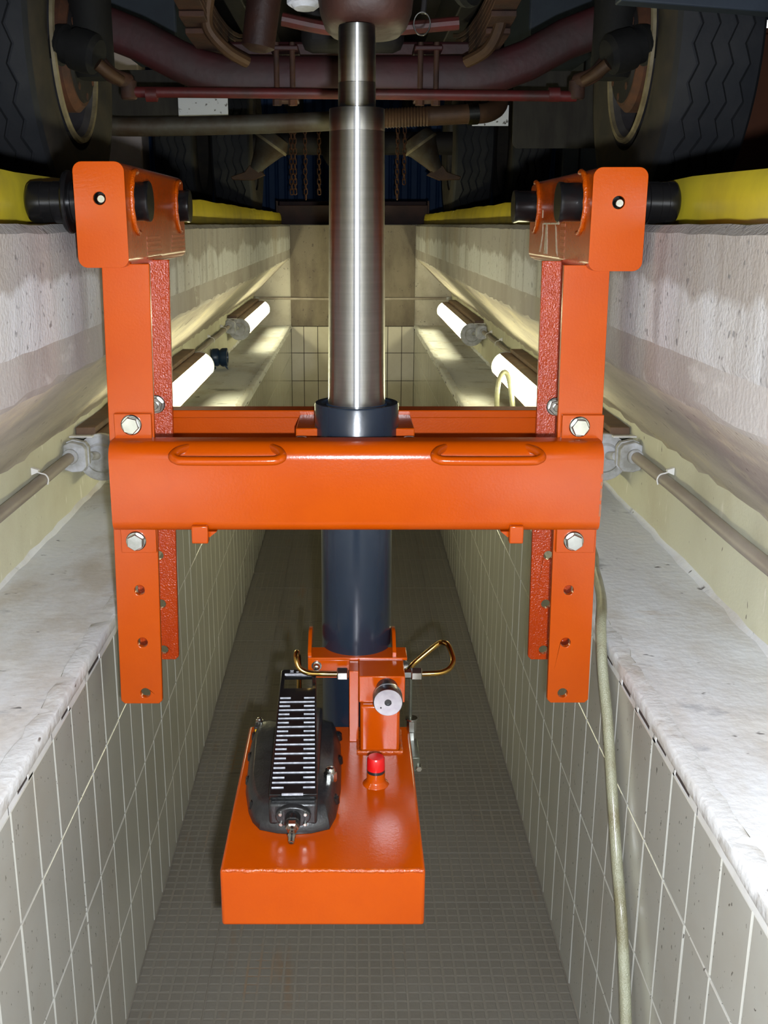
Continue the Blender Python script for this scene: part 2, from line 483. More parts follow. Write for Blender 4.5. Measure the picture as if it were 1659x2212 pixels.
def side_wall(sx, name):
    g = G()
    n = 150
    prof = [(0.76, 0.0), (0.462, 0.0), (0.45, -0.012), (0.45, -0.075), (0.45, -0.165), (0.4525, -0.172), (0.4525, -0.228), (0.462, -0.240),
            (0.53, -0.305), (0.63, -0.402), (0.712, -0.480), (0.72, -0.492), (0.72, -0.704), (0.712, ZL), (0.4560, ZL), (0.4560, ZF - 0.05), (0.76, ZF - 0.05)]
    mi = [0, 0, 0, 0, 0, 1, 1, 2, 2, 2, 2, 3, 4, 4, 5, 5, 0]
    rnd = random.Random(11 + sx)
    rows = []
    for i in range(n + 1):
        y = Y0 + (Y1 - Y0) * i / n
        row = []
        for k, (x, z) in enumerate(prof):
            j = (0, 0.0015, 0.002, 0.001, 0.0015, 0.0015, 0.0035, 0.003, 0.002, 0.002, 0.002, 0.004, 0.003, 0.003, 0, 0, 0)[k]
            row.append((sx * (x + rnd.uniform(-j, j)), y, z + rnd.uniform(-j, j) * (1.4 if k in (6, 11) else 0.8)))
        rows.append(row)
    m = len(prof)
    vs = [p for r in rows for p in r]
    g.v = vs
    for i in range(n):
        for k in range(m):
            k2 = (k + 1) % m
            g.f.append((i * m + k, i * m + k2, (i + 1) * m + k2, (i + 1) * m + k))
            g.m.append(mi[k])
    for k0 in (0, n * m):
        g.f.append(tuple(k0 + k for k in range(m)))
        g.m.append(0)
    w = put(name, g, [M_conc, M_band, M_slope, M_cream, M_ledge, M_grout], kind='structure', sharp=30)
    w.data.materials[5] = M_grout
    # glazed tiles, 10 x 20 cm, standing proud of a white grout bed
    cache = {}
    first = 1.3126 - PY * 9
    ncol = 72
    rt = random.Random(3 + sx)
    for r, (zt, zb) in enumerate(ROWS):
        for c in range(ncol):
            ya = first + PY * c
            yb = min(ya + PY, Y1)
            if yb - ya < 0.02: continue
            dirty = (sx > 0 and ya < 2.0) or (sx < 0 and ya < 1.7)
            key = (r, round(yb - ya, 3), dirty)
            zc = (zt + zb) / 2; yc = (ya + yb) / 2
            if key not in cache:
                t = G()
                hy = (yb - ya) / 2 - 0.0024; hz = (zt - zb) / 2 - 0.0016
                xo, xi = sx * 0.4565, sx * 0.4515
                e = 0.0012
                A = [(xo, -hy, -hz), (xo, hy, -hz), (xo, hy, hz), (xo, -hy, hz)]
                B = [(sx * 0.4525, -hy, -hz), (sx * 0.4525, hy, -hz), (sx * 0.4525, hy, hz), (sx * 0.4525, -hy, hz)]
                C = [(xi, -hy + e, -hz + e), (xi, hy - e, -hz + e), (xi, hy - e, hz - e), (xi, -hy + e, hz - e)]
                fs = []
                for a in (0, 4):
                    for q in range(4):
                        fs.append((a + q, a + (q + 1) % 4, a + 4 + (q + 1) % 4, a + 4 + q))
                fs.append((8, 9, 10, 11))
                t.add(A + B + C, fs)
                cache[key] = mesh_of(t, 'tile', M_tile_dirty if dirty else M_tile, (sx * 0.454, 0, 0), sharp=12)
            o = bpy.data.objects.new('tile', cache[key])
            COL.objects.link(o)
            o.parent = w
            o.location = Vector((sx * (0.454 + rt.uniform(-0.0004, 0.0004)), yc, zc)) - ORG[w.name]
            o.rotation_euler = (0, rt.uniform(-0.003, 0.003), rt.uniform(-0.004, 0.004))
    return w
wall_left = side_wall(-1, 'wall_left')
wall_right = side_wall(1, 'wall_right')

# short pencil strokes on the left slope
for k, (dy, dz0, dz1, w_) in enumerate(((0.0, 0.0, 0.040, 0.004), (0.030, 0.012, 0.030, 0.018), (0.085, 0.010, 0.016, 0.004), (0.150, -0.010, 0.030, 0.018))):
    g = G()
    def on_slope(y, t):
        return (-(0.512 + t * 0.72) + 0.0022, y, -0.2885 - t * 0.69 + 0.0022)
    q = [on_slope(3.17 + dy, dz0), on_slope(3.17 + dy + w_, dz0), on_slope(3.178 + dy + w_, dz1), on_slope(3.174 + dy, dz1)]
    q2 = [(a - 0.0006, b, c - 0.0006) for a, b, c in q]
    g.add(q + q2, [(0, 1, 2, 3), (7, 6, 5, 4), (0, 4, 5, 1), (1, 5, 6, 2), (2, 6, 7, 3), (3, 7, 4, 0)])
    put('pencil_stroke', g, M_dark0, wall_left)

# plaster edging along the lip of each ledge, with open joints above the tiles
def edging(sx, name):
    rnd = random.Random(21 + sx)
    g = G(); rows = []
    n = 260
    for i in range(n + 1):
        y = 0.2 + (Y1 - 0.2) * i / n
        chip = rnd.random() < 0.10
        top = ZL + 0.004 + rnd.uniform(-0.001, 0.001)
        w_ = 0.480 + rnd.uniform(-0.004, 0.004)
        dz = -0.006 if chip else 0.0
        rows.append([(sx * w_, y, ZL - 0.002), (sx * (w_ - 0.002), y, top + dz), (sx * 0.4535, y, top + dz * 0.6), (sx * 0.4495, y, top - 0.004),
                     (sx * 0.4492, y, -0.732 + rnd.uniform(-0.001, 0.001)), (sx * 0.4510, y, -0.7345), (sx * 0.4625, y, -0.7345), (sx * 0.4625, y, ZL - 0.002)])
    g.sweep(None, rows)
    t = put(name, g, M_trim, kind='structure', sharp=50)
    # dark open joints under the lip and the mortar dabs that close the rest
    first = 1.3126 - PY * 9
    gap = G().box(*sorted((sx * 0.4535, sx * 0.4565)), 0.25, Y1, -0.748, -0.733)
    put('joint_bed', gap, M_cavity, t)
    d = G()
    for c in range(72):
        ya = first + PY * c
        if ya + PY > Y1: break
        X = sorted((sx * 0.4518, sx * 0.4540))
        if rnd.random() < (0.45 if sx > 0 else 0.6):
            d.box(*X, ya - 0.004, ya + PY - 0.004, -0.7478, -0.7335)
        else:                                   # partly fallen out: uneven remains of mortar
            k = rnd.uniform(0.1, 0.6)
            d.box(*X, ya - 0.006, ya + PY * k, -0.7478, -0.7335)
            d.box(*X, ya + PY * rnd.uniform(0.8, 0.95), ya + PY - 0.004, -0.7478, -0.7335)
            d.box(*X, ya + PY * k, ya + PY, -0.7478, -0.7478 + rnd.uniform(0.001, 0.005))
    put('mortar_fill', d, M_grout, t, kind='stuff')
edging(-1, 'trim_1')
edging(1, 'trim_2')

# end wall of the pit
g = G().box(-0.76, 0.76, Y1, Y1 + 0.3, ZF - 0.05, 0.0)
wall_back = put('wall_back', g, M_white_wall, kind='structure')
g = G().box(-0.452, 0.452, Y1 - 0.014, Y1 + 0.01, ZL - 0.004, -0.0015)
put('concrete_panel', g, M_dim, wall_back, bevel=0.004)
g = G().box(-0.463, 0.463, Y1 - 0.003, Y1 + 0.01, ZF, ZL - 0.004)
put('grout_bed', g, M_cavity, wall_back)
edges = [-0.4515, -0.36, -0.26, -0.16, -0.06, 0.04, 0.14, 0.26, 0.36, 0.4515]
edges = [-0.4515, -0.36, -0.257, -0.154, -0.051, 0.052, 0.155, 0.258, 0.36, 0.4515]
tc = {}
for (zt, zb) in [(-0.72, -0.914), (-0.914, -1.12), (-1.12, -1.326), (-1.326, ZF)]:
    for a, b in zip(edges, edges[1:]):
        key = (round(b - a, 3), zt)
        zc, xc = (zt + zb) / 2, (a + b) / 2
        if key not in tc:
            t = G().box(-(b - a) / 2 + 0.0022, (b - a) / 2 - 0.0022, -0.004, 0.004, -(zt - zb) / 2 + 0.0022, (zt - zb) / 2 - 0.0022)
            tc[key] = mesh_of(t, 'tile', M_tile_end, (0, 0, 0))
        o = bpy.data.objects.new('tile', tc[key])
        COL.objects.link(o)
        o.parent = wall_back
        o.location = Vector((xc, Y1 - 0.006, zc)) - ORG[wall_back.name]

# pit floor of studded 20 cm tiles
g = G().box(-0.47, 0.47, Y0, Y1, ZF - 0.06, ZF - 0.004)
floor = put('floor', g, M_floor_grout, kind='structure')
FX = [-0.4515, -0.302, -0.0945, 0.113, 0.3205, 0.4515]
FPY = 0.1985
def floor_tile(w, l, x_from_left):
    t = G()
    hx, hy = w / 2 - 0.0012, l / 2 - 0.0012
    t.box(-hx, hx, -hy, hy, -0.010, 0.0, 0)
    p = 0.0259
    nx = int(round(w / p)); ny = int(round(l / p))
    px = w / nx if nx else w; py = l / ny
    for i in range(nx):
        for j in range(ny):
            cx = -w / 2 + px * (i + 0.5); cy = -l / 2 + py * (j + 0.5)
            a, b, h = px * 0.41, px * 0.36, 0.0006
            v = [(cx - a, cy - a, 0), (cx + a, cy - a, 0), (cx + a, cy + a, 0), (cx - a, cy + a, 0),
                 (cx - b, cy - b, h), (cx + b, cy - b, h), (cx + b, cy + b, h), (cx - b, cy + b, h)]
            t.add(v, [(0, 1, 5, 4), (1, 2, 6, 5), (2, 3, 7, 6), (3, 0, 4, 7), (4, 5, 6, 7)], 1)
    return mesh_of(t, 'floor_tile', [M_floor, M_floor_sq], (0, 0, 0), sharp=20)
fm = {}
y = 1.90 - FPY * 6
while y < Y1 - 0.02:
    l = min(FPY, Y1 - y)
    for a, b in zip(FX, FX[1:]):
        key = (round(b - a, 3), round(l, 3))
        if key not in fm: fm[key] = floor_tile(b - a, l, a)
        o = bpy.data.objects.new('floor_tile', fm[key])
        COL.objects.link(o)
        o.parent = floor
        o.location = Vector(((a + b) / 2, y + l / 2, ZF - 0.002 + random.uniform(-0.0004, 0.0004))) - ORG[floor.name]
    y += FPY

# garage floor round the pit, far wall with blue doors, door posts
for sx, nm in ((-1, 'ground_left'), (1, 'ground_right')):
    g = G().box(*sorted((sx * 0.76, sx * 4.5)), Y0, 11.6, -0.25, -0.001)
    put(nm, g, M_ground, kind='structure')
put('ground_back', G().box(-0.76, 0.76, Y1 + 0.3, 11.6, -0.25, -0.001), M_ground, kind='structure')
g = G().box(-4.5, 4.5, 11.5, 11.6, 0, 3.0)
wall_far = put('wall_far', g, M_bluedoor, kind='structure')
prof = G()
for i in range(44):
    x = -2.2 + i * 0.1
    v = [(x, 11.499, 0.02), (x + 0.02, 11.475, 0.02), (x + 0.075, 11.475, 0.02), (x + 0.095, 11.499, 0.02)]
    prof = G().sweep(None, [v, [(a, b, 2.6) for a, b, c in v]])
    put('door_rib', prof, M_bluedoor, wall_far)
put('trim_3', G().box(-1.62, -1.345, 7.0, 7.25, 0, 2.4), M_post, kind='structure', bevel=0.01)
p4 = put('trim_4', G().box(1.34, 1.58, 7.0, 7.25, 0, 2.4), M_post2, kind='structure', bevel=0.01)
put('seam_strip', G().box(1.445, 1.455, 6.992, 7.002, 0.02, 2.3), M_dark, p4)

# ================================================================== yellow kerb rails on the rim
def kerb(sx, h, label):
    e = empty('kerb_rail', (sx * 0.56, 3.0, 0), label, 'kerb rail', 'yellow wheel kerbs along the pit')
    rnd = random.Random(5 + sx)
    cuts = [-0.6, 1.21 if sx > 0 else 1.0, 3.4, 5.6, 7.75]
    for a, b in zip(cuts, cuts[1:]):
        rows = []
        n = 14
        for i in range(n + 1):
            y = a + 0.002 + (b - a - 0.004) * i / n
            d = rnd.uniform(-0.003, 0.003)
            rows.append([(sx * 0.512, y, 0.0), (sx * 0.512, y, h * 0.45), (sx * (0.516), y, h * 0.8 + d), (sx * 0.524, y, h + d), (sx * 0.60, y, h + 0.006 + d),
                         (sx * 0.615, y, h * 0.8), (sx * 0.618, y, 0.0)])
        put('rail_section', G().sweep(None, rows), M_yellow, e, sharp=40)
    return e
kerb(-1, 0.080, 'yellow painted steel kerb rail along left rim of the pit')
kerb(1, 0.070, 'yellow painted steel kerb rail along right rim of the pit')

# steel channel across the far end of the pit, grit on top
e = empty('steel_channel', (0, 7.9, 0), 'dark brown steel channel filled with grit across far pit end', 'steel channel')
put('front_web', G().box(-0.545, 0.545, 7.86, 7.875, 0.0, 0.135), M_steelbrown, e, bevel=0.003)
put('rear_web', G().box(-0.545, 0.545, 8.02, 8.035, 0.0, 0.165), M_steelbrown, e, bevel=0.003)
put('grit_bed', G().box(-0.54, 0.54, 7.875, 8.02, 0.0, 0.125), M_gravel, e)
for sx in (-1, 1):
    put('end_plate', G().box(*sorted((sx * 0.545, sx * 0.557)), 7.86, 8.035, 0.0, 0.165), M_steelbrown, e)

# ================================================================== THE PIT JACK
JY = 1.725; JX = 0.0065
jack = empty('pit_jack', (JX, JY, -0.94), 'orange hydraulic pit jack on rollers spanning the pit, ram raised', 'pit jack')

# --- head boxes with rollers
def head(x0, x1, z0, z1, sx, hole, zr):
    yf, yb = 1.605, 2.155
    sec = rrect(x0, x1, z0, z1, 0.014)
    b = G()
    for (a, c) in ((yf + 0.005, yb),):
        b.sweep(None, [[(p[0], a, p[1]) for p in sec], [(p[0], c, p[1]) for p in sec]], caps=False)
    n = len(sec)
    b.add([(p[0], yb, p[1]) for p in sec], [tuple(range(n))])
    hb = put('head_box', b, M_or, jack)
    fp = plate(sec, [circ(hole[0], hole[1], 0.0095)], 0.006, XZ(yf + 0.003))
    put('end_plate', fp, M_or, hb, bevel=0.001)
    sk = G().lathe((hole[0], yf + 0.028, hole[1]), (0, -1, 0), [(0, 0.0098), (0.024, 0.0098)], 24, cap1=False)
    put('bolt_recess', sk, M_black, hb)
    g = G().cyl((hole[0] + 0.002, yf + 0.02, hole[1] - 0.001), (hole[0] + 0.002, yf + 0.001, hole[1] - 0.001), 0.0062, ch=0.001)
    put('locking_bolt', g, M_zinc, hb)
    xi = x1 if sx < 0 else x0
    xo = x0 if sx < 0 else x1
    for ya in (1.685, 2.095):
        s_end = sx * 0.318 if sx < 0 else (0.322 if ya < 2 else 0.314)
        L = abs(s_end - xi)
        g = G().lathe((xi + sx * 0.004, ya, zr + 0.001), (-sx, 0, 0), [(0, 0.029), (L - 0.003, 0.029), (L + 0.001, 0.0305), (L + 0.006, 0.0305), (L + 0.0075, 0.029)], 36)
        put('axle_end', g, M_black, hb)
        # painted weld bead round the near half of the axle
        pts = []
        for i in range(19):
            a = R(80 + 200 * i / 18)
            pts.append((xi - sx * 0.0015, ya + 0.043 * math.cos(a), zr + 0.046 * math.sin(a)))
        rr = [0.0042 + 0.0006 * math.sin(i * 2.3) for i in range(len(pts))]
        g = G().tube(pts, rr, 10, smooth=False)
        put('weld_bead', g, M_weld, hb)
        r = 0.0315
        end = sx * 0.505
        Lr = abs(end - xo)
        g = G().lathe((xo, ya, zr), (sx, 0, 0), [(-0.004, r - 0.003), (0.02, r - 0.002), (0.021, r), (Lr * 0.55, r), (Lr * 0.56, r - 0.0008), (Lr * 0.72, r - 0.0008), (Lr * 0.73, r), (Lr - 0.008, r), (Lr - 0.003, r - 0.003), (Lr, r - 0.009)], 40)
        ro = put('roller', g, M_black, hb)
    return hb, xi
hbL, xiL = head(-0.413, -0.337, -0.063, 0.0895, -1, (-0.3755, 0.0375), 0.0335)
hbR, xiR = head(0.355, 0.436, -0.068, 0.0815, 1, (0.3945, 0.0315), 0.0325)
for ya in (1.685, 2.095):
    g = G().lathe((-0.4365, ya, 0.0335), (-1, 0, 0), [(0, 0.046), (0.002, 0.0475), (0.006, 0.0475), (0.009, 0.045)], 40)
    put('roller_flange', g, M_black, hbL)
# thin pale patches and faint bars on the inner sides of the head boxes
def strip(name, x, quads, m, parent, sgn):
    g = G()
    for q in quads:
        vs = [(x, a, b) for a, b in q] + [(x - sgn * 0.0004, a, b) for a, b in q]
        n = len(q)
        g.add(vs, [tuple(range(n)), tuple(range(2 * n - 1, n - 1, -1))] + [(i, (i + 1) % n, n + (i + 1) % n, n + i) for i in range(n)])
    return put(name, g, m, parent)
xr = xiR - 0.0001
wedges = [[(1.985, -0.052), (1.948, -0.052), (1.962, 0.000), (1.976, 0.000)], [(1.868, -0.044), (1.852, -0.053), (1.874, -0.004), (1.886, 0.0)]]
strip('pale_patch', xr, [wedges[0]], M_pale, hbR, 1)
strip('pale_patch', xr, [wedges[1]], M_pale, hbR, 1)
strip('pale_patch', xr, [[(2.035, -0.05), (2.022, -0.05), (2.003, -0.02), (2.005, 0.002), (2.012, 0.002), (2.010, -0.018)]], M_pale, hbR, 1)
strip('pale_patch', xr, [[(2.0, 0.0), (1.85, 0.0), (1.85, 0.003), (2.0, 0.003)]], M_pale, hbR, 1)
strip('pale_patch', xr, [[(2.02, 0.012), (2.012, 0.012), (2.012, 0.026), (2.02, 0.026)]], M_pale, hbR, 1)
for i in range(6):
    z = -0.056 + i * 0.0105
    strip('faint_bar', xr, [[(1.835, z), (1.795, z), (1.795, z + 0.005), (1.835, z + 0.005)]], M_faint, hbR, 1)
xl = xiL + 0.0001
for i in range(5):
    z = -0.056 + i * 0.0082
    strip('faint_bar', xl, [[(1.755, z), (1.88, z), (1.88, z + 0.004), (1.755, z + 0.004)]], M_faint, hbL, -1)
    if i > 0:
        strip('faint_bar', xl, [[(1.98 + 0.006 * i, z), (2.14, z), (2.14, z + 0.004), (1.98 + 0.006 * i, z + 0.004)]], M_faint, hbL, -1)

# --- four hanging legs: flat bars with holes
def leg(xa_t, xb_t, xa_b, xb_b, zt, zb, y, hx, holes, m):
    c = 0.006
    outer = [(xa_t, zt), (xa_b, zb + c), (xa_b + c * (1 if xb_b > xa_b else -1), zb), (xb_b - c * (1 if xb_b > xa_b else -1), zb), (xb_b, zb + c), (xb_t, zt)]
    hs = [circ(hx, h, 0.0086) for h in holes]
    return put('leg', plate(outer, hs, 0.010, XZ(y + 0.005)), m, jack, bevel=0.0012)
HZ = [-0.5871, -0.6809, -0.7739]
leg(-0.3845, -0.3115, -0.398, -0.327, -0.058, -0.794, 1.63, -0.3553, HZ, M_or)
leg(0.3235, 0.3935, 0.3340, 0.4042, -0.060, -0.792, 1.63, 0.3598, HZ, M_or)
HR = [-0.5878, -0.6831, -0.7753]
leg(-0.390, -0.3140, -0.402, -0.3300, -0.058, -0.795, 1.82, -0.3575, HR, M_or_rough)
leg(0.3235, 0.400, 0.3322, 0.408, -0.060, -0.795, 1.82, 0.3605, HR, M_or_rough)

# --- front beam: pressed channel with rolled edges
bx0, bx1 = -0.3800, 0.3905
zt, zb = -0.3275, -0.4705
yf, yk = 1.575, 1.628
sec = []
def arc(cy, cz, r, a0, a1, n=8):
    return [(cy + r * math.cos(R(a0 + (a1 - a0) * i / n)), cz + r * math.sin(R(a0 + (a1 - a0) * i / n))) for i in range(n + 1)]
ro = 0.026
outer = [(yk, zt)] + arc(yf + ro, zt - ro, ro, 90, 180) + arc(yf + 0.018, zb + 0.018, 0.018, 180, 270) + [(yk, zb)]
inner = [(yk, zb + 0.006)] + arc(yf + 0.018, zb + 0.018, 0.012, 270, 180) + arc(yf + ro, zt - ro, ro - 0.006, 180, 90) + [(yk, zt - 0.006)]
sec = outer + inner
g = G().sweep(None, [[(x, p[0], p[1]) for p in sec] for x in (bx0, bx1)])
beam = put('front_beam', g, M_or, jack)
# worn edge of the beam
g = G()
for (z0, z1) in ((-0.375, -0.383), (-0.388, -0.394), (-0.398, -0.418), (-0.424, -0.444)):
    g = G().box(bx1 - 0.0025, bx1 + 0.0006, yf - 0.0005, yf + 0.006, z1, z0)
    put('paint_chip', g, M_chip, beam)
# lifting handles on the beam
for (a, b) in ((-0.276, -0.108), (0.126, 0.290)):
    rr = 0.014
    pts = [(a + 0.018, 1.590, -0.337)]
    pts += [(a + 0.006, 1.572, -0.338), (a, 1.556, -0.343), (a + 0.006, 1.549, -0.3465), (a + 0.025, 1.546, -0.348)]
    pts += [(b - 0.025, 1.546, -0.348), (b - 0.006, 1.549, -0.3465), (b, 1.556, -0.343), (b - 0.006, 1.572, -0.338), (b - 0.018, 1.590, -0.337)]
    put('handle', G().tube(pts, 0.0070, 14, sub=5), M_or, beam)
# hooks under the beam
for (a, b, s) in ((-0.2545, -0.2285, 1), (0.2475, 0.2695, -1)):
    h = put('hook', G().box(a, b, 1.566, 1.584, -0.4865, -0.4575), M_or, beam, bevel=0.002)
    xe = b if s > 0 else a
    tri = [(xe - s * 0.004, -0.471), (xe + s * 0.012, -0.471), (xe - s * 0.004, -0.484)]
    put('gusset', G().prism(tri, lambda p, q, t: (p, t, q), 1.582, 1.60), M_or, beam)
# bolt tabs and bolts, front
def hexbolt(x, y, z, parent, r=0.0165, stud=False, rot=10):
    b = put('bolt', G().lathe((x, y, z), (0, -1, 0), [(0, r), (0.002, r), (0.0035, r * 0.9)], 32), M_zinc, parent)
    put('bolt_head', G().hexa((x, y - 0.003, z), (x, y - 0.0125, z), r * 0.86, ch=0.0012, rot=rot), M_zinc, b if False else parent)
    if stud:
        put('stud_end', G().cyl((x, y - 0.012, z), (x, y - 0.017, z), r * 0.42, ch=0.0008), M_zinc, parent)
for (a, b, z0, z1, bx, bz) in ((-0.3785, -0.3195, -0.334, -0.2885, -0.3510, -0.3060), (0.332, 0.398, -0.334, -0.2905, 0.3595, -0.3090),
                               (-0.379, -0.3215, -0.519, -0.466, -0.3540, -0.4985), (0.333, 0.396, -0.519, -0.466, 0.3610, -0.4985)):
    t = put('bolt_tab', G().box(a, b, 1.6215, 1.6302, z0, z1), M_or, jack, bevel=0.001)
    hexbolt(bx, 1.6215, bz, t, rot=random.uniform(0, 60))
# rear beam
sec = [(1.832, -0.318), (1.880, -0.318), (1.880, -0.472), (1.832, -0.472), (1.832, -0.466), (1.873, -0.466), (1.873, -0.326), (1.836, -0.326), (1.836, -0.331), (1.832, -0.331)]
sec = [(1.831, -0.3195), (1.876, -0.3195), (1.876, -0.472), (1.831, -0.472), (1.831, -0.466), (1.842, -0.466), (1.842, -0.3335), (1.831, -0.3335)]
g = G().sweep(None, [[(x, p[0], p[1]) for p in sec] for x in (-0.395, 0.402)])
rbeam = put('rear_beam', g, M_or, jack, bevel=0.002)
for (x, z) in ((-0.3483, -0.3064), (0.3592, -0.3105), (-0.354, -0.50), (0.361, -0.50)):
    n = put('rear_nut', G().lathe((x, 1.82, z), (0, -1, 0), [(0, 0.0165), (0.002, 0.0165), (0.0035, 0.0150)], 32), M_zinc, jack)
    put('nut_hexagon', G().hexa((x, 1.817, z), (x, 1.806, z), 0.0138, ch=0.0012, rot=14), M_zinc, n)
    put('stud_end', G().cyl((x, 1.807, z), (x, 1.801, z), 0.0068, ch=0.0008), M_zinc, n)
# clamp blocks holding the cylinder between the beams
for (a, b, bxx) in ((-0.095, -0.040, -0.0845), (0.050, 0.103, 0.0925)):
    k = put('clamp_block', G().box(a, b, 1.70, 1.832, -0.37, -0.327), M_or, jack, bevel=0.002)
    put('clamp_foot', G().box(a - 0.004, b, 1.64, 1.70, -0.372, -0.352), M_or, k, bevel=0.002)
    g = G().lathe((bxx, 1.662, -0.352), (0, 0, 1), [(0, 0.0105), (0.0165, 0.0105), (0.018, 0.009), (0.018, 0.0055), (0.010, 0.0055)], 28)
    put('socket_screw', g, M_zinc, k)

# --- cylinder and telescopic ram
g = G().lathe((JX, JY, -0.870), (0, 0, 1), [(0, 0.0605), (0.003, 0.0613), (0.52, 0.0613)], 64)
cylr = put('cylinder', g, M_blue, jack)
g = G().lathe((JX, JY, -0.40), (0, 0, 1), [(0, 0.0705), (0.110, 0.0705), (0.113, 0.069), (0.113, 0.0600), (0.1095, 0.0595), (0.1095, 0.046)], 64, cap1=False)
put('cylinder_collar', g, M_blue, cylr)
g = G().lathe((JX, JY, -0.292), (0, 0, 1), [(0, 0.0512), (0.004, 0.0505), (0.004, 0.047)], 48, cap1=False)
put('wiper_ring', g, M_coupling, cylr)
g = G().lathe((JX, JY, -0.33), (0, 0, 1), [(0, 0.0480), (0.470, 0.0432)], 64)
ram1 = put('outer_ram', g, M_chrome, jack)
g = G().lathe((JX, JY, 0.1402), (0, 0, 1), [(0, 0.0429), (0.001, 0.0434), (0.0325, 0.0432), (0.0335, 0.0425), (0.0335, 0.028)], 64, cap1=False)
put('ram_head_ring', g, M_chrome, ram1)
g = G().lathe((JX, JY, 0.165), (0, 0, 1), [(0, 0.0292), (0.045, 0.0290), (0.0455, 0.0286), (0.047, 0.0286), (0.0475, 0.0289), (0.125, 0.0286), (0.128, 0.0275)], 64)
put('inner_ram', g, M_chrome, jack)

# --- oil tank
TZ = -0.8555
tank = put('oil_tank', G().box(-0.1830, 0.1000, 1.242, 1.668, -0.9445, TZ), M_or, jack, bevel=0.0045, seg=3)
pts = [(-0.1795 + 0.2765 * i / 60, 1.2435 + random.uniform(-0.0006, 0.0006), TZ - 0.0015 + random.uniform(-0.0006, 0.0006)) for i in range(61)]
put('weld_bead', G().tube(pts, [0.0034 + random.uniform(-0.0008, 0.0008) for _ in pts], 8, smooth=False), M_weld, tank)
# filler neck and red cap
fx, fy = 0.0366, 1.4725
n = put('filler_neck', G().lathe((fx, fy, TZ - 0.001), (0, 0, 1), [(0, 0.0215), (0.002, 0.0205), (0.006, 0.0158), (0.009, 0.0146), (0.022, 0.0146)], 32), M_or, tank)
put('seal_ring', G().lathe((fx, fy, TZ + 0.021), (0, 0, 1), [(0, 0.0143), (0.005, 0.0143)], 32), M_blk_plastic, n)
put('red_cap', G().lathe((fx, fy, TZ + 0.026), (0, 0, 1), [(0, 0.0144), (0.018, 0.0140), (0.021, 0.012), (0.0215, 0.004)], 32), M_red, n)
# --- bracket to the cylinder and valve block
br = put('saddle_plate', G().box(-0.0775, 0.0940, 1.655, 1.702, -0.7245, -0.7195), M_or, jack, bevel=0.0012)
for x in (-0.0775, 0.0690):
    s2 = [(1.66, -0.72), (1.76, -0.72), (1.76, -0.705), (1.735, -0.693), (1.70, -0.69), (1.66, -0.712)]
    put('saddle_cheek', G().prism(s2, lambda p, q, t: (t, p, q), x, x + 0.006), M_or, br)
put('saddle_front', G().box(-0.0775, 0.012, 1.657, 1.663, -0.758, -0.7245), M_or, br, bevel=0.001)
put('bracket_web', G().box(-0.006, 0.010, 1.61, 1.664, TZ, -0.7245), M_or, br, bevel=0.001)
q = put('clamp_bolt', G().lathe((-0.0625, 1.657, -0.735), (0, -1, 0), [(0, 0.0088), (0.0015, 0.0088)], 24), M_zinc, br)
put('cap_nut', G().lathe((-0.0625, 1.656, -0.735), (0, -1, 0), [(0, 0.0062), (0.005, 0.006), (0.009, 0.004), (0.010, 0.002)], 20), M_zinc, q)
q = put('clamp_bolt', G().lathe((0.0885, 1.657, -0.732), (0, -1, 0), [(0, 0.0075), (0.0015, 0.0075)], 24), M_zinc, br)
vb = put('valve_block', G().box(0.0105, 0.0870, 1.585, 1.664, -0.7700, -0.7225), M_or, jack, bevel=0.0015)
post = put('valve_post', G().box(0.0125, 0.0785, 1.573, 1.652, TZ, -0.7700), M_or, jack, bevel=0.005, seg=3)
pts = [(0.008 + 0.075 * i / 20, 1.5705 + random.uniform(-0.0005, 0.0005), TZ + 0.0015) for i in range(21)]
put('weld_bead', G().tube(pts, [0.003 + random.uniform(-0.0006, 0.0008) for _ in pts], 8, smooth=False), M_weld, post)
for x in (0.0095, 0.0815):
    pts = [(x, 1.572 + 0.075 * i / 16, TZ + 0.002) for i in range(17)]
    put('weld_bead', G().tube(pts, [0.003 + random.uniform(-0.0006, 0.0008) for _ in pts], 8, smooth=False), M_weld, post)
kx, kz = 0.0570, -0.7440
put('valve_stem', G().lathe((kx, 1.588, kz), (0, -1, 0), [(0, 0.0185), (0.03, 0.0185), (0.032, 0.017)], 36), M_blk_plastic, vb)
g = G().lathe((kx, 1.557, kz), (0, -1, 0), [(0, 0.0215), (0.001, 0.0238), (0.0055, 0.0240), (0.006, 0.0232), (0.0072, 0.0232), (0.0077, 0.0240), (0.024, 0.0240), (0.026, 0.0228), (0.026, 0.0058), (0.020, 0.0052)], 56)
kn = put('valve_knob', g, M_alu, vb)
put('knob_centre', G().lathe((kx, 1.540, kz), (0, -1, 0), [(0, 0.0056), (0.006, 0.0056)], 20), M_blk_plastic, vb)
put('knob_dot', G().lathe((kx - 0.0115, 1.533, kz - 0.009), (0, -1, 0), [(0, 0.0015), (0.0022, 0.0015)], 12), M_blk_plastic, vb)
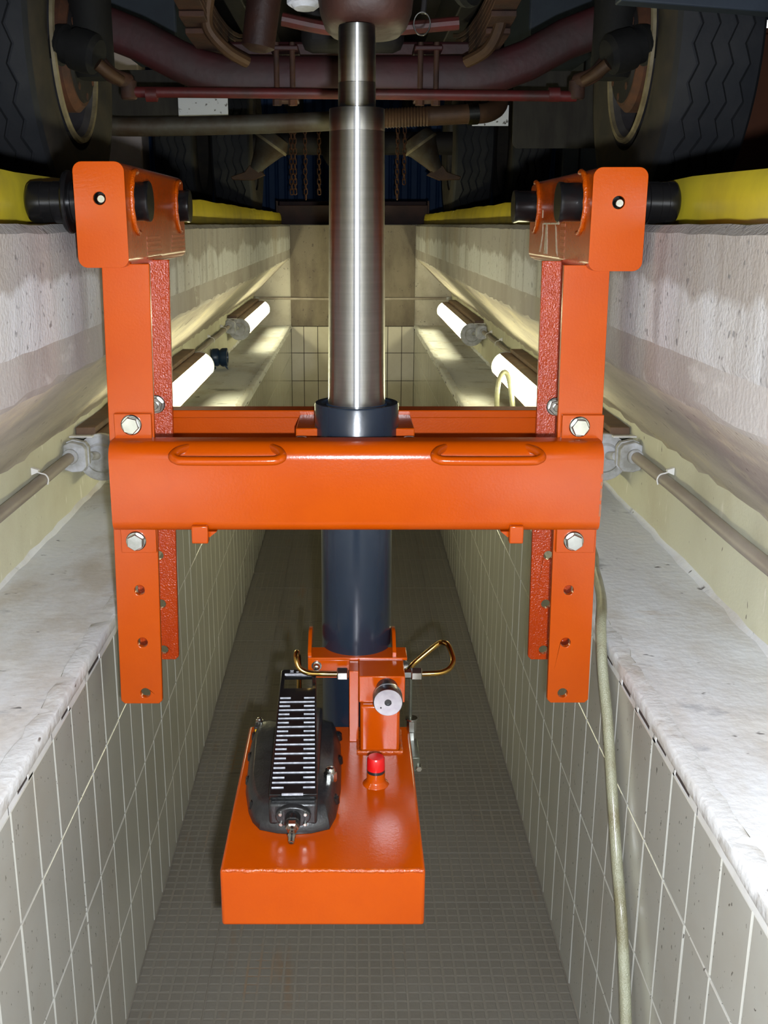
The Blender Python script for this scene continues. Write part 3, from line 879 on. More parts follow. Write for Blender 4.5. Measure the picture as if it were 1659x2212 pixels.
# hydraulic unions and pipes
hz = -0.7385
for (a, b, r, k) in ((0.011, -0.0075, 0.0086, 0), (-0.0085, -0.0268, 0.0112, 1), (0.0865, 0.1005, 0.0086, 0), (0.0995, 0.1180, 0.0112, 1)):
    put('union_nut', G().hexa((a, 1.63, hz), (b, 1.63, hz), r, ch=0.0016, rot=20 + 10 * k), M_zinc, vb)
pts = [(-0.026, 1.63, hz), (-0.055, 1.63, -0.7380), (-0.078, 1.627, -0.7345), (-0.092, 1.63, -0.7260), (-0.0965, 1.638, -0.7120), (-0.0960, 1.652, -0.7080), (-0.0945, 1.668, -0.722), (-0.0940, 1.672, -0.76), (-0.0940, 1.672, -0.82), (-0.094, 1.66, -0.85)]
put('hydraulic_pipe', G().tube(pts, 0.0048, 12), M_brass, jack)
pts = [(0.117, 1.63, hz), (0.148, 1.63, -0.7365), (0.1655, 1.638, -0.7320), (0.1735, 1.66, -0.7250), (0.1690, 1.69, -0.7140), (0.1610, 1.70, -0.7105), (0.1500, 1.708, -0.7170), (0.1110, 1.700, -0.7480), (0.0960, 1.699, -0.765), (0.0700, 1.705, -0.775), (0.055, 1.715, -0.778)]
put('hydraulic_pipe', G().tube(pts, 0.0048, 12), M_brass, jack)
rod = put('return_pipe', G().cyl((0.101, 1.662, -0.742), (0.101, 1.655, -0.842), 0.0028, n=12), M_drab, jack)
fit = put('return_union', G().hexa((0.103, 1.655, -0.838), (0.103, 1.653, -0.858), 0.0085, ch=0.001), M_zinc, jack)
put('union_nut', G().hexa((0.103, 1.653, -0.858), (0.104, 1.651, -0.874), 0.0068, ch=0.001), M_zinc, fit)
put('union_ring', G().lathe((0.103, 1.6552, -0.836), (0, 0, 1), [(0, 0.0105), (0.003, 0.0105)], 20), M_zinc, fit)
dv = put('drain_valve', G().box(0.100, 0.1145, 1.585, 1.655, -0.900, -0.872), M_drab, jack, bevel=0.002)
put('drain_screw', G().hexa((0.1125, 1.590, -0.8905), (0.1125, 1.578, -0.8905), 0.0055, ch=0.0008), M_zinc, dv)

# --- foot pump on the tank
base = [(-0.167, 1.640), (-0.1715, 1.600), (-0.1725, 1.570), (-0.1705, 1.525), (-0.1665, 1.438), (-0.157, 1.385), (-0.1487, 1.3595), (-0.1363, 1.340), (-0.110, 1.331), (-0.0852, 1.328),
        (-0.060, 1.331), (-0.0339, 1.342), (-0.0252, 1.3721), (-0.0215, 1.41), (-0.0185, 1.4521), (-0.0185, 1.53), (-0.0204, 1.5881), (-0.0273, 1.6351), (-0.0462, 1.6500), (-0.062, 1.638), (-0.130, 1.638), (-0.150, 1.645)]
def ring(k, z, cx=-0.095, cy=1.485):
    return [(cx + (p[0] - cx) * k, cy + (p[1] - cy) * k, z) for p in base]
zb_ = TZ
g = G().sweep(None, [ring(1.0, zb_), ring(1.0, zb_ + 0.006), ring(0.965, zb_ + 0.016), ring(0.90, zb_ + 0.030), ring(0.84, zb_ + 0.034)])
pump = put('foot_pump', g, M_blk_plastic, jack, bevel=0.0008, label='black foot pump with ribbed pedal')
# moulded notches round the housing
for (x, y, s) in ((-0.164, 1.60, 1), (-0.164, 1.53, 1), (-0.160, 1.455, 1), (-0.026, 1.60, -1), (-0.024, 1.52, -1), (-0.028, 1.40, -1), (-0.148, 1.385, 1)):
    put('housing_lug', G().lathe((x, y, zb_ + 0.010), (0, 0, 1), [(0, 0.0085), (0.010, 0.0075), (0.012, 0.005)], 16), M_blk_gloss, pump)
# central spine under the pedal
sp = [(1.335, TZ + 0.012), (1.335, TZ + 0.046), (1.40, TZ + 0.052), (1.52, TZ + 0.066), (1.62, TZ + 0.06), (1.64, TZ + 0.012)]
put('pump_spine', G().prism(sp, lambda p, q, t: (t, p, q), -0.122, -0.052), M_blk_plastic, pump, bevel=0.004)
# pedal
pf, pr = Vector((-0.0868, 1.3430, -0.7985)), Vector((-0.0938, 1.6620, -0.7440))
ax = (pr - pf).normalized()
sdv = Vector((1, 0, 0)); sdv = (sdv - ax * sdv.dot(ax)).normalized()
nrm = sdv.cross(ax)
PL = (pr - pf).length
def pm(a, b, t):
    return tuple(pf + sdv * a + ax * b + nrm * t)
hw0, hw1 = 0.0350, 0.0303
hwf = lambda b: hw0 + (hw1 - hw0) * b / PL
outer = [(-hw0, 0), (hw0, 0), (hw1, PL - 0.004), (hw1 - 0.004, PL), (-hw1 + 0.004, PL), (-hw1, PL - 0.004)]
win = [(-0.0235, PL * 0.826), (0.0240, PL * 0.826), (0.0235, PL * 0.945), (-0.0230, PL * 0.945)]
pedal = put('pedal', plate(outer, [win], 0.010, lambda a, b, t: pm(a, b, t - 0.005)), M_blk_gloss, pump, bevel=0.0012)
put('window_lip', G().sweep(None, [[pm(s_, PL * 0.945, 0.0002), pm(s_, PL * 0.955, 0.0012), pm(s_, PL * 0.955, -0.004), pm(s_, PL * 0.945, -0.004)] for s_ in (-0.0235, 0.0235)]), M_rib, pump)
vrows = [1527.5, 1535, 1543, 1551, 1558.5, 1567, 1575, 1583, 1591, 1599.5, 1609, 1618, 1627.5, 1636.5, 1646.5, 1657, 1667, 1677, 1688, 1699]
nrow = 21
for k in range(nrow):
    # rows get a little wider apart towards the toe, as cast
    b = PL * (0.045 + (0.735 - 0.045) * (k / (nrow - 1)))
    h = hwf(b) - 0.003
    if k % 2 == 0:
        segs = [(-h, -h + 0.0175), (h - 0.0175, h)]
    else:
        segs = [(-h, h)]
    for (a0, a1) in segs:
        rows = [[pm(a_, b - 0.0010, -0.0005), pm(a_, b - 0.0004, 0.0020), pm(a_, b + 0.0004, 0.0020), pm(a_, b + 0.0010, -0.0005)] for a_ in (a0, a1)]
        put('pedal_rib', G().sweep(None, rows, mi=0), M_rib, pump)
rows = [[pm(a_, -0.0012, -0.001), pm(a_, -0.0006, 0.0016), pm(a_, 0.0012, 0.0016), pm(a_, 0.0018, -0.001)] for a_ in (-0.0165, 0.0145)]
put('pedal_rib', G().sweep(None, rows), M_rib, pump)
# raised cast marks at the heel of the pedal
for (a0, a1, b0, b1) in ((-0.0145, -0.0085, 0.972, 0.974), (-0.0125, -0.0105, 0.974, 0.986), (-0.0145, -0.0085, 0.986, 0.988), (-0.004, 0.0, 0.972, 0.974), (0.0045, 0.0105, 0.972, 0.974), (0.0065, 0.0085, 0.974, 0.986), (0.0045, 0.0105, 0.986, 0.988)):
    rows = [[pm(a_, PL * b0, -0.0005), pm(a_, PL * b0, 0.0007), pm(a_, PL * b1, 0.0007), pm(a_, PL * b1, -0.0005)] for a_ in (a0, a1)]
    put('cast_mark', G().sweep(None, rows), M_rib, pump)
# front air inlet
ov = [(-0.0865 + 0.026 * math.cos(R(a)), TZ + 0.030 + 0.0165 * math.sin(R(a))) for a in range(0, 360, 20)]
put('inlet_plate', G().prism(ov, lambda p, q, t: (p, t, q), 1.326, 1.338), M_blk_plastic, pump, bevel=0.002)
for (x, z) in ((-0.1045, 0.036), (-0.0685, 0.036), (-0.104, 0.020), (-0.069, 0.020)):
    put('inlet_screw', G().cyl((x, 1.328, TZ + z), (x, 1.322, TZ + z), 0.0030, n=12, ch=0.0008), M_zinc, pump)
put('inlet_boss', G().cyl((-0.0865, 1.33, TZ + 0.030), (-0.0865, 1.312, TZ + 0.028), 0.0115, n=24, ch=0.001), M_blk_gloss, pump)
put('inlet_hexagon', G().hexa((-0.0865, 1.314, TZ + 0.028), (-0.0865, 1.303, TZ + 0.025), 0.0098, ch=0.002), M_zinc, pump)
g = G().lathe((-0.0865, 1.304, TZ + 0.026), (0, -0.93, -0.37), [(0, 0.0066), (0.005, 0.0066), (0.006, 0.0045), (0.010, 0.0045), (0.012, 0.0062), (0.014, 0.0062), (0.016, 0.0050), (0.024, 0.0046), (0.024, 0.0028), (0.020, 0.0028)], 24)
put('air_nipple', g, M_zinc, pump)
# plug nut on the housing, yellow label, heel bolt
put('plug_nut', G().hexa((-0.0345, 1.4330, TZ + 0.026), (-0.0345, 1.4330, TZ + 0.043), 0.0102, ch=0.0015), M_zinc, pump)
put('plug_dome', G().lathe((-0.0345, 1.4330, TZ + 0.043), (0, 0, 1), [(0, 0.0082), (0.004, 0.0078), (0.007, 0.006), (0.008, 0.003)], 20), M_zinc, pump)
put('yellow_label', G().box(-0.1665, -0.1355, 1.6035, 1.6055, TZ + 0.012, TZ + 0.026), M_ylab, pump)
put('label_block', G().box(-0.168, -0.130, 1.6055, 1.632, TZ + 0.005, TZ + 0.030), M_blk_plastic, pump, bevel=0.002)
put('heel_bolt', G().lathe((-0.1605, 1.625, TZ + 0.028), (0, 0, 1), [(0, 0.0065), (0.005, 0.0065), (0.006, 0.0045), (0.009, 0.004), (0.010, 0.002)], 18), M_zinc, pump)

# ================================================================== tube lamps in the niches
def lamp(sx, ya, yb, label):
    e = empty('tube_lamp', (sx * 0.70, ya, -0.58), label, 'tube lamp', 'tube lamps in the pit niches')
    cx, cz, r = sx * 0.652, -0.582, 0.060
    def shell(a0, a1, rr, n):          # arc about the tube axis; 0 deg = towards the pit, 90 deg = up
        out = []
        for i in range(n + 1):
            q = R(a0 + (a1 - a0) * i / n)
            out.append((cx - sx * rr * math.cos(q), cz + rr * math.sin(q)))
        return out
    arc1 = shell(62, -24, r, 28) + shell(-24, 62, r - 0.004, 28)
    g = G().prism(arc1, lambda p, q, t: (p, t, q), ya + 0.02, yb - 0.02)
    put('diffuser', g, M_lamp, e)
    arc2 = shell(62, 336, r + 0.0008, 24) + shell(336, 62, r - 0.006, 24)  # wrap below the tube is added to cut lamp light on the ledge
    g = G().prism(arc2, lambda p, q, t: (p, t, q), ya + 0.02, yb - 0.02)
    put('housing', g, M_brown, e)
    for y, d in ((ya + 0.02, -1), (yb - 0.02, 1)):
        g = G().lathe((cx, y, cz), (0, d, 0), [(-0.004, r + 0.002), (0.012, r + 0.002), (0.016, r - 0.004), (0.016, 0.040), (0.020, 0.037), (0.024, 0.034), (0.025, 0.010)], 36)
        put('end_cap', g, M_grey, e)
    x0, x1 = sorted((sx * 0.668, sx * 0.7195))
    put('back_channel', G().box(x0, x1, ya + 0.03, yb - 0.03, -0.535, -0.507), M_brown, e, bevel=0.002)
    # junction box ahead of the near end, joined by a short neck
    by = ya - 0.075
    poly = [(sx * 0.7185, -0.590), (sx * 0.7185, -0.528), (sx * 0.700, -0.520), (sx * 0.672, -0.527), (sx * 0.664, -0.538), (sx * 0.664, -0.582), (sx * 0.674, -0.594), (sx * 0.700, -0.596)]
    jb = put('junction_box', G().prism(poly, lambda p, q, t: (p, t, q), by - 0.028, by + 0.028), M_grey, e, bevel=0.003)
    put('box_lid', G().prism([(p[0] - (0.0 if i in (0, 1) else 0), p[1]) for i, p in enumerate([(sx * 0.716, -0.593), (sx * 0.716, -0.524), (sx * 0.700, -0.517), (sx * 0.670, -0.524), (sx * 0.661, -0.537), (sx * 0.661, -0.583), (sx * 0.672, -0.597), (sx * 0.700, -0.599)])], lambda p, q, t: (p, t, q), by - 0.003, by + 0.002), M_grey, jb)
    put('cable_neck', G().cyl((sx * 0.668, by + 0.026, -0.566), (sx * 0.660, ya, -0.575), 0.011, n=16), M_grey, e)
    put('pipe_socket', G().lathe((sx * 0.700, by - 0.026, -0.555), (0, -1, 0), [(0, 0.0195), (0.012, 0.0195), (0.014, 0.0175), (0.014, 0.0125)], 24), M_grey, e)
    g = G().box(*sorted((sx * 0.660, sx * 0.7195)), by + 0.035, by + 0.055, -0.520, -0.5165)
    put('hanger_strap', g, M_plastic_w, e)
    return e
lamp(-1, 2.62, 4.44, 'glowing tube lamp in left niche nearer the jack')
lamp(-1, 6.02, 7.52, 'glowing tube lamp in left niche at the far pit end')
lamp(1, 2.62, 4.44, 'glowing tube lamp in right niche nearer the jack, hose looped before it')
lamp(1, 5.72, 7.40, 'glowing tube lamp in right niche at the far pit end')

def conduit(sx, ya, yb, r, label):
    e = empty('conduit_pipe', (sx * 0.70, (ya + yb) / 2, -0.555), label, 'conduit', 'painted conduit pipes in the niches')
    pts = [(sx * 0.7015, ya + (yb - ya) * i / 8, -0.5555 + random.uniform(-0.002, 0.002)) for i in range(9)]
    put('pipe', G().tube(pts, r, 16), M_conduit, e)
    ys = [2.27] if yb < 3 else [ya + 0.07, (ya + yb) / 2, yb - 0.2]
    for y in ys:
        pts = [(sx * 0.719, y, -0.533), (sx * 0.7035, y, -0.5385), (sx * 0.691, y, -0.5425), (sx * 0.6855, y, -0.5530), (sx * 0.688, y, -0.5650)]
        put('pipe_clip', G().tube(pts, 0.0017, 8), M_plastic_w, e)
        g = G().prism([(sx * 0.7195, -0.524), (sx * 0.7195, -0.541), (sx * 0.704, -0.5345), (sx * 0.704, -0.529)], lambda p, q, t: (p, t, q), y - 0.011, y + 0.001)
        put('clip_block', g, M_plastic_w, e)
    return e
conduit(-1, -0.4, 2.515, 0.0135, 'painted conduit pipe on left niche wall in the foreground')
conduit(1, -0.4, 2.515, 0.0135, 'painted conduit pipe on right niche wall in the foreground')
conduit(-1, 4.46, 5.905, 0.0110, 'painted conduit pipe between the two left lamps')
conduit(1, 4.46, 5.605, 0.0110, 'painted conduit pipe between the two right lamps')
e = empty('conduit_pipe', (0, 7.67, -0.52), 'thin conduit pipe crossing the end wall of the pit', 'conduit', 'painted conduit pipes in the niches')
put('pipe', G().tube([(-0.69, 7.672, -0.515), (-0.2, 7.672, -0.521), (0.3, 7.672, -0.520), (0.69, 7.672, -0.517)], 0.009, 12), M_conduit, e)
for sx in (-1, 1):
    put('corner_elbow', G().tube([(sx * 0.68, 7.672, -0.517), (sx * 0.70, 7.668, -0.518), (sx * 0.703, 7.64, -0.53), (sx * 0.703, 7.54, -0.54)], 0.014, 12), M_grey, e)

# navy hose coupling fixed to the left niche wall
e = empty('hose_coupling', (-0.72, 5.30, -0.65), 'dark blue hose coupling on left niche wall between lamps', 'coupling')
g = G().lathe((-0.719, 5.30, -0.652), (1, 0, 0), [(0, 0.036), (0.006, 0.044), (0.030, 0.046), (0.036, 0.043), (0.042, 0.037), (0.048, 0.043), (0.056, 0.047), (0.078, 0.048), (0.082, 0.044), (0.082, 0.030), (0.070, 0.028)], 36)
put('coupling_body', g, M_coupling, e)
put('locking_lug', G().lathe((-0.700, 5.26, -0.700), (0, -1, 0), [(0, 0.008), (0.01, 0.008), (0.01, 0.004), (0.0, 0.004)], 16), M_coupling, e)
put('lever', G().prism([(-0.655, -0.69), (-0.640, -0.69), (-0.632, -0.712), (-0.640, -0.706)], lambda p, q, t: (p, t, q), 5.27, 5.30), M_coupling, e)

# air hose: coupling end and arch on the right ledge, runs forward, drops over the lip to the floor
e = empty('air_hose', (0.45, 1.9, -0.70), 'pale braided air hose dropping over right ledge down the tiles', 'hose')
zl = ZL + 0.0105
pts = [(0.532, 3.78, -0.690), (0.530, 3.785, -0.600), (0.538, 3.79, -0.544), (0.556, 3.80, -0.521), (0.572, 3.79, -0.545), (0.580, 3.74, -0.620), (0.584, 3.66, -0.690), (0.590, 3.52, zl), (0.580, 3.3, zl), (0.575, 3.0, zl), (0.565, 2.5, zl),
       (0.535, 2.2, zl + 0.001), (0.512, 2.08, zl + 0.003), (0.494, 1.97, zl + 0.010), (0.474, 1.86, zl + 0.018), (0.456, 1.78, zl + 0.022), (0.4445, 1.735, -0.690), (0.4385, 1.695, -0.722), (0.4370, 1.666, -0.76), (0.4370, 1.621, -0.8154),
       (0.4370, 1.5606, -0.9137), (0.4370, 1.5025, -1.0085), (0.4360, 1.439, -1.0943), (0.4330, 1.367, -1.2212), (0.425, 1.30, -1.36), (0.40, 1.20, -1.48), (0.36, 1.05, -1.513), (0.30, 0.8, -1.518)]
put('hose_line', G().tube(pts, 0.0093, 16, sub=8), M_hose, e)
g = G().lathe((0.532, 3.78, -0.7135), (0, 0.0, 1), [(0, 0.012), (0.03, 0.014), (0.032, 0.011), (0.05, 0.011), (0.052, 0.014), (0.066, 0.013)], 20)
put('hose_fitting', g, M_zinc, e)
put('fitting_nut', G().hexa((0.532, 3.78, -0.665), (0.575, 3.77, -0.672), 0.011, ch=0.001), M_coupling, e)

# ================================================================== THE TRUCK above
truck = empty('truck', (0, 3.72, 0.0), 'underside of a truck with maroon front axle and big tyres', 'truck')

def tyre_geo(xin, wid, sx, Rt, cy, cz, na=256, ribs=4):
    """tread with zig-zag grooves; rotation axis along x"""
    g = G()
    cols = []                       # (offset across width 0..1, radius, zigzag?)
    half = wid
    grooves = [(k + 1) / (ribs + 1) for k in range(ribs)]
    cols.append((0.0, Rt * 0.565, 0)); cols.append((0.0, Rt * 0.60, 0)); cols.append((-0.06, Rt * 0.70, 0)); cols.append((-0.085, Rt * 0.80, 0)); cols.append((-0.06, Rt * 0.90, 0)); cols.append((-0.02, Rt * 0.955, 0)); cols.append((0.03, Rt * 0.985, 0))
    for u in grooves:
        w = 0.018
        cols += [(u - w - 0.004, Rt, 1), (u - w, Rt - 0.014, 1), (u + w, Rt - 0.014, 1), (u + w + 0.004, Rt, 1)]
    cols += [(0.97, Rt * 0.985, 0), (1.02, Rt * 0.955, 0), (1.06, Rt * 0.90, 0), (1.085, Rt * 0.80, 0), (1.06, Rt * 0.70, 0), (1.0, Rt * 0.60, 0), (1.0, Rt * 0.565, 0)]
    n = len(cols)
    vs = []
    for i in range(na):
        a = 2 * math.pi * i / na
        ph = (i % 8) / 8.0
        zz = (abs(ph - 0.5) * 2 - 0.5) * 0.085
        for (u, r, z) in cols:
            x = xin + sx * wid * (u + (zz if z else 0))
            vs.append((x, cy + r * math.cos(a), cz + r * math.sin(a)))
    fs = []; mi = []
    for i in range(na):
        i2 = (i + 1) % na
        for k in range(n):
            k2 = (k + 1) % n
            fs.append((i * n + k, i * n + k2, i2 * n + k2, i2 * n + k))
            mi.append(1 if (k < 5 or k > n - 7) else 0)
    g.v = vs; g.f = fs; g.m = mi
    return g

def front_wheel(sx):
    xin = sx * 0.925; cy, cz = 3.72, 0.548
    w = empty('front_wheel', (sx * 1.05, cy, cz), parent=truck)
    put('tyre', tyre_geo(xin, 0.245, sx, 0.540, cy, cz), [M_tyre, M_sidewall], w, sharp=25)
    rimp = [(0.0, 0.284), (-0.010, 0.281), (-0.014, 0.272), (-0.010, 0.265), (0.004, 0.262)]
    put('rim_flange', G().lathe((sx * 0.925, cy, cz), (sx, 0, 0), rimp, 64, cap0=False, cap1=False), M_rim, w)
    put('rim_barrel', G().lathe((sx * 0.925, cy, cz), (sx, 0, 0), [(0.002, 0.262), (0.02, 0.246), (0.12, 0.240), (0.22, 0.236)], 64, cap0=False, cap1=False), M_rimdark, w)
    put('wheel_disc', G().lathe((sx * 0.925, cy, cz), (sx, 0, 0), [(0.15, 0.242), (0.155, 0.20), (0.12, 0.15), (0.11, 0.05)], 48, cap0=False), M_rust, w)
    put('brake_drum', G().lathe((sx * 0.905, cy, cz), (sx, 0, 0), [(0.0, 0.06), (0.0, 0.165), (0.02, 0.185), (0.10, 0.185), (0.12, 0.16)], 48), M_rust, w)
    put('back_plate', G().lathe((sx * 0.895, cy, cz), (sx, 0, 0), [(0.0, 0.05), (0.0, 0.15), (0.010, 0.155)], 40), M_dark, w)
    for k in range(8):
        a = R(45 * k + 10)
        p = Vector((sx * 0.907, cy + 0.135 * math.cos(a), cz + 0.135 * math.sin(a)))
        put('wheel_bolt', G().hexa(p, p - Vector((sx * 0.014, 0, 0)), 0.013), M_rust, w)
front_wheel(-1); front_wheel(1)

# rear twin wheels share one tyre mesh
src = put('rear_tyre', tyre_geo(0.66, 0.235, 1, 0.520, 7.45, 0.52, na=200), [M_tyre, M_sidewall], truck, sharp=25)
c0 = ORG[src.name]
for x in (1.02 + 0.1175, -0.66 - 0.1175, -1.02 - 0.1175):
    again(src, (x, c0.y, c0.z), truck)
for sx in (-1, 1):
    put('rear_rim', G().lathe((sx * 0.67, 7.45, 0.52), (sx, 0, 0), [(0, 0.285), (0.01, 0.265), (0.10, 0.25), (0.12, 0.12)], 40, cap0=False), M_rimdark, truck)

# front axle: dropped I-beam
path = [(-0.86, 0.640), (-0.80, 0.622), (-0.70, 0.585), (-0.58, 0.525), (-0.50, 0.492), (-0.42, 0.476), (-0.2, 0.474), (0.2, 0.474), (0.40, 0.476), (0.48, 0.490), (0.58, 0.525), (0.70, 0.588), (0.80, 0.625), (0.86, 0.640)]
rows = []
for i, (x, z) in enumerate(path):
    a = path[max(i - 1, 0)]; b = path[min(i + 1, len(path) - 1)]
    t = Vector((b[0] - a[0], 0, b[1] - a[1])).normalized()
    up = Vector((-t.z, 0, t.x))
    prof = [(0.052 * math.copysign(abs(math.cos(R(w))) ** 0.6, math.cos(R(w))), 0.064 * math.copysign(abs(math.sin(R(w))) ** 0.6, math.sin(R(w)))) for w in range(0, 360, 20)]
    rows.append([tuple(Vector((x, 3.72 + p, z)) + up * q) for p, q in prof])
put('front_axle', G().sweep(None, rows), M_axle, truck)
# tie rod with joints
tr = put('tie_rod', G().tube([(-0.715, 3.55, 0.408), (0, 3.55, 0.402), (0.715, 3.55, 0.395)], 0.0165, 14), M_redrod, truck)
for sx in (-1, 1):
    put('ball_joint', G().cyl((sx * 0.715, 3.55, 0.385), (sx * 0.715, 3.55, 0.445), 0.026, n=18, ch=0.005), M_spring, tr)
    put('rod_clamp', G().cyl((sx * 0.66, 3.55, 0.400), (sx * 0.625, 3.55, 0.400), 0.022, n=16), M_redrod, tr)
    put('steering_arm', G().tube([(sx * 0.715, 3.55, 0.44), (sx * 0.76, 3.50, 0.455), (sx * 0.82, 3.56, 0.52)], [0.024] * 13, 12), M_spring, truck)
    # knuckle with rubber boot and brake chamber
    kn_ = put('steering_knuckle', G().cyl((sx * 0.850, 3.66, 0.46), (sx * 0.850, 3.66, 0.76), 0.070, n=20, ch=0.012), M_rubber, truck)
    put('rubber_boot', G().lathe((sx * 0.925, 3.50, 0.545), (-sx, -0.22, -0.30), [(0, 0.035), (0.004, 0.056), (0.03, 0.062), (0.034, 0.052), (0.06, 0.052), (0.064, 0.062), (0.10, 0.064), (0.135, 0.060), (0.15, 0.046), (0.155, 0.02)], 28), M_rubber, kn_)
    put('drag_link', G().tube([(sx * 0.775, 3.40, 0.470), (sx * 0.745, 3.42, 0.446), (sx * 0.715, 3.45, 0.428)], [0.020 - 0.0003 * i for i in range(13)], 12), M_exh2, kn_)
    # spring saddle with U-bolts
    x = sx * 0.235 + 0.012
    sd = put('spring_clamp', G().box(x - 0.042, x + 0.042, 3.655, 3.78, 0.395, 0.412), M_axle, truck, bevel=0.004)
    for dx in (-0.026, 0.026):
        put('u_bolt', G().cyl((x + dx, 3.652, 0.38), (x + dx, 3.652, 0.57), 0.009, n=12), M_spring, sd)
        put('u_bolt_nut', G().hexa((x + dx, 3.652, 0.378), (x + dx, 3.652, 0.395), 0.015), M_rust, sd)
    put('clamp_cap', G().box(x - 0.046, x + 0.046, 3.640, 3.79, 0.545, 0.56), M_axle, sd, bevel=0.004)
    # leaf spring pack
    sxp = sx * 0.46 - 0.015
    lp = empty('leaf_spring', (sxp, 3.5, 0.6), parent=truck)
    for k in range(6):
        L = 0.30 + 0.13 * k
        rows = []
        for i in range(9):
            u = -1 + 2 * i / 8
            y = 3.72 + u * L * 0.9
            z = 0.555 + 0.019 * k + 0.09 * (u * L) ** 2
            rows.append([(sxp - 0.038, y, z), (sxp + 0.038, y, z), (sxp + 0.038, y, z + 0.016), (sxp - 0.038, y, z + 0.016)])
        put('leaf', G().sweep(None, rows), M_spring, lp, bevel=0.002)
    # chassis rails and hangers
    rl = put('chassis_rail', G().box(*sorted((sx * 0.40, sx * 0.47)), 2.0, 9.0, 0.78, 0.98), M_dark, truck, bevel=0.006)
    hg = [(2.95, 0.80), (3.10, 0.80), (3.07, 0.66), (3.02, 0.63), (2.97, 0.66)]
    put('spring_hanger', G().prism(hg, lambda p, q, t: (t, p, q), *sorted((sx * 0.40, sx * 0.47))), M_engine, truck, bevel=0.004)
# oil sump resting on the ram head and casting details
g = G()
n = 28
rows = []
for (z, k) in ((0.2935, 0.55), (0.2960, 0.80), (0.306, 0.95), (0.325, 1.05), (0.37, 1.12), (0.45, 1.2)):
    rows.append([(0.021 + 0.070 * k * math.copysign(abs(math.cos(2 * math.pi * i / n)) ** 0.75, math.cos(2 * math.pi * i / n)),
                  1.815 + 0.105 * k * math.copysign(abs(math.sin(2 * math.pi * i / n)) ** 0.75, math.sin(2 * math.pi * i / n)), z) for i in range(n)])
put('oil_sump', G().sweep(None, rows), M_engine, truck)
pl = put('drain_plug', G().lathe((-0.080, 1.90, 0.405), (0, -0.1, -1), [(0, 0.036), (0.03, 0.036), (0.032, 0.026), (0.050, 0.026), (0.058, 0.018)], 24), M_grey, truck)
put('plug_hexagon', G().hexa((-0.080, 1.898, 0.372), (-0.080, 1.894, 0.352), 0.030, ch=0.003), M_grey, pl)
put('engine_block', G().box(-0.26, 0.27, 2.3, 3.3, 0.66, 1.0), M_engine, truck, bevel=0.02)
put('gearbox', G().box(-0.18, 0.18, 3.9, 5.0, 0.58, 0.95), M_dark, truck, bevel=0.04)
for k in range(5):
    put('casting_rib', G().box(0.40, 0.62, 3.02 + 0.06 * k, 3.04 + 0.06 * k, 0.615 + 0.012 * k, 0.80), M_engine, truck, bevel=0.004)
put('shock_absorber', G().lathe((-0.255, 3.0, 0.445), (0.16, 0, 1), [(0, 0.022), (0.008, 0.038), (0.012, 0.044), (0.16, 0.046), (0.30, 0.050)], 24), M_engine, truck)
for sx, xx in ((1, 0.455), (-1, -0.43)):
    put('bent_bracket', G().tube([(xx, 3.4, 0.66), (xx - 0.01, 3.42, 0.58), (xx - sx * 0.04, 3.45, 0.52), (xx - sx * 0.10, 3.5, 0.49)], [0.019] * 19, 10), M_exh2, truck)
# pull ring on a hook
hk = put('hook_eye', G().tube([(0.150, 2.42, 0.50), (0.152, 2.41, 0.460), (0.149, 2.405, 0.432)], [0.006] * 13, 10), M_dark, truck)
pts = [(0.147 + 0.0175 * math.cos(R(a)), 2.40, 0.411 + 0.0225 * math.sin(R(a))) for a in range(0, 361, 15)]
put('pull_ring', G().tube(pts, 0.0017, 8, smooth=False, caps=False), M_zinc, hk)
put('hose_bundle', G().tube([(0.22, 2.6, 0.62), (0.25, 2.7, 0.54), (0.30, 2.85, 0.55), (0.33, 3.0, 0.66)], [0.022] * 19, 10), M_rubber, truck)
put('linkage_rod', G().tube([(-0.20, 3.2, 0.560), (0.0, 3.2, 0.53), (0.30, 3.2, 0.55)], [0.018] * 13, 10), M_redrod, truck)
put('cross_member', G().box(-0.45, 0.45, 3.95, 4.05, 0.52, 0.62), M_axle, truck, bevel=0.01)
# blue-grey side boxes, steel step, exhaust, flaps, plates
put('side_box', G().box(-1.10, -0.78, 5.0, 5.8, 0.785, 1.15), M_bluegrey, truck, bevel=0.01)
put('side_box', G().box(0.78, 1.10, 5.0, 5.8, 0.74, 1.15), M_bluegrey, truck, bevel=0.01)
sec = [(0.66, 0.532), (1.40, 0.480), (1.40, 0.62), (0.66, 0.62)]
put('step_panel', G().prism(sec, lambda p, q, t: (p, t, q), 2.8, 2.86), M_bluegrey, truck, bevel=0.004)
ex = put('exhaust_pipe', G().tube([(-0.975, 4.34, 0.40), (-0.95, 4.30, 0.372), (-0.80, 4.3, 0.368), (-0.4, 4.3, 0.376), (0.0, 4.3, 0.392)], [0.020] + [0.036] * 24, 18, sub=6), M_exh, truck)
g = G().lathe((0.0, 4.3, 0.392), (1, 0, 0.05), [(0.0, 0.034)] + [(0.02 + 0.006 * i, 0.034 + (0.004 if i % 2 else 0)) for i in range(46)] + [(0.31, 0.034)], 20)
put('flexible_section', g, M_exh2, ex)
put('exhaust_elbow', G().tube([(0.30, 4.3, 0.407), (0.44, 4.3, 0.414), (0.52, 4.32, 0.420), (0.57, 4.37, 0.448), (0.585, 4.42, 0.50), (0.585, 4.43, 0.60)], [0.037] * 31, 18), M_exh2, ex)
put('elbow_sleeve', G().cyl((0.445, 4.3, 0.413), (0.485, 4.306, 0.416), 0.040, n=24), M_zinc, ex)
fl_ = rrect(0.655, 1.03, 0.302, 0.60, 0.025)
put('mudflap', G().prism(fl_, lambda p, q, t: (p, t + (q - 0.3) * 0.1, q), 4.5, 4.512), M_flap, truck)
fl_ = rrect(-1.06, -0.70, 0.385, 0.62, 0.025)
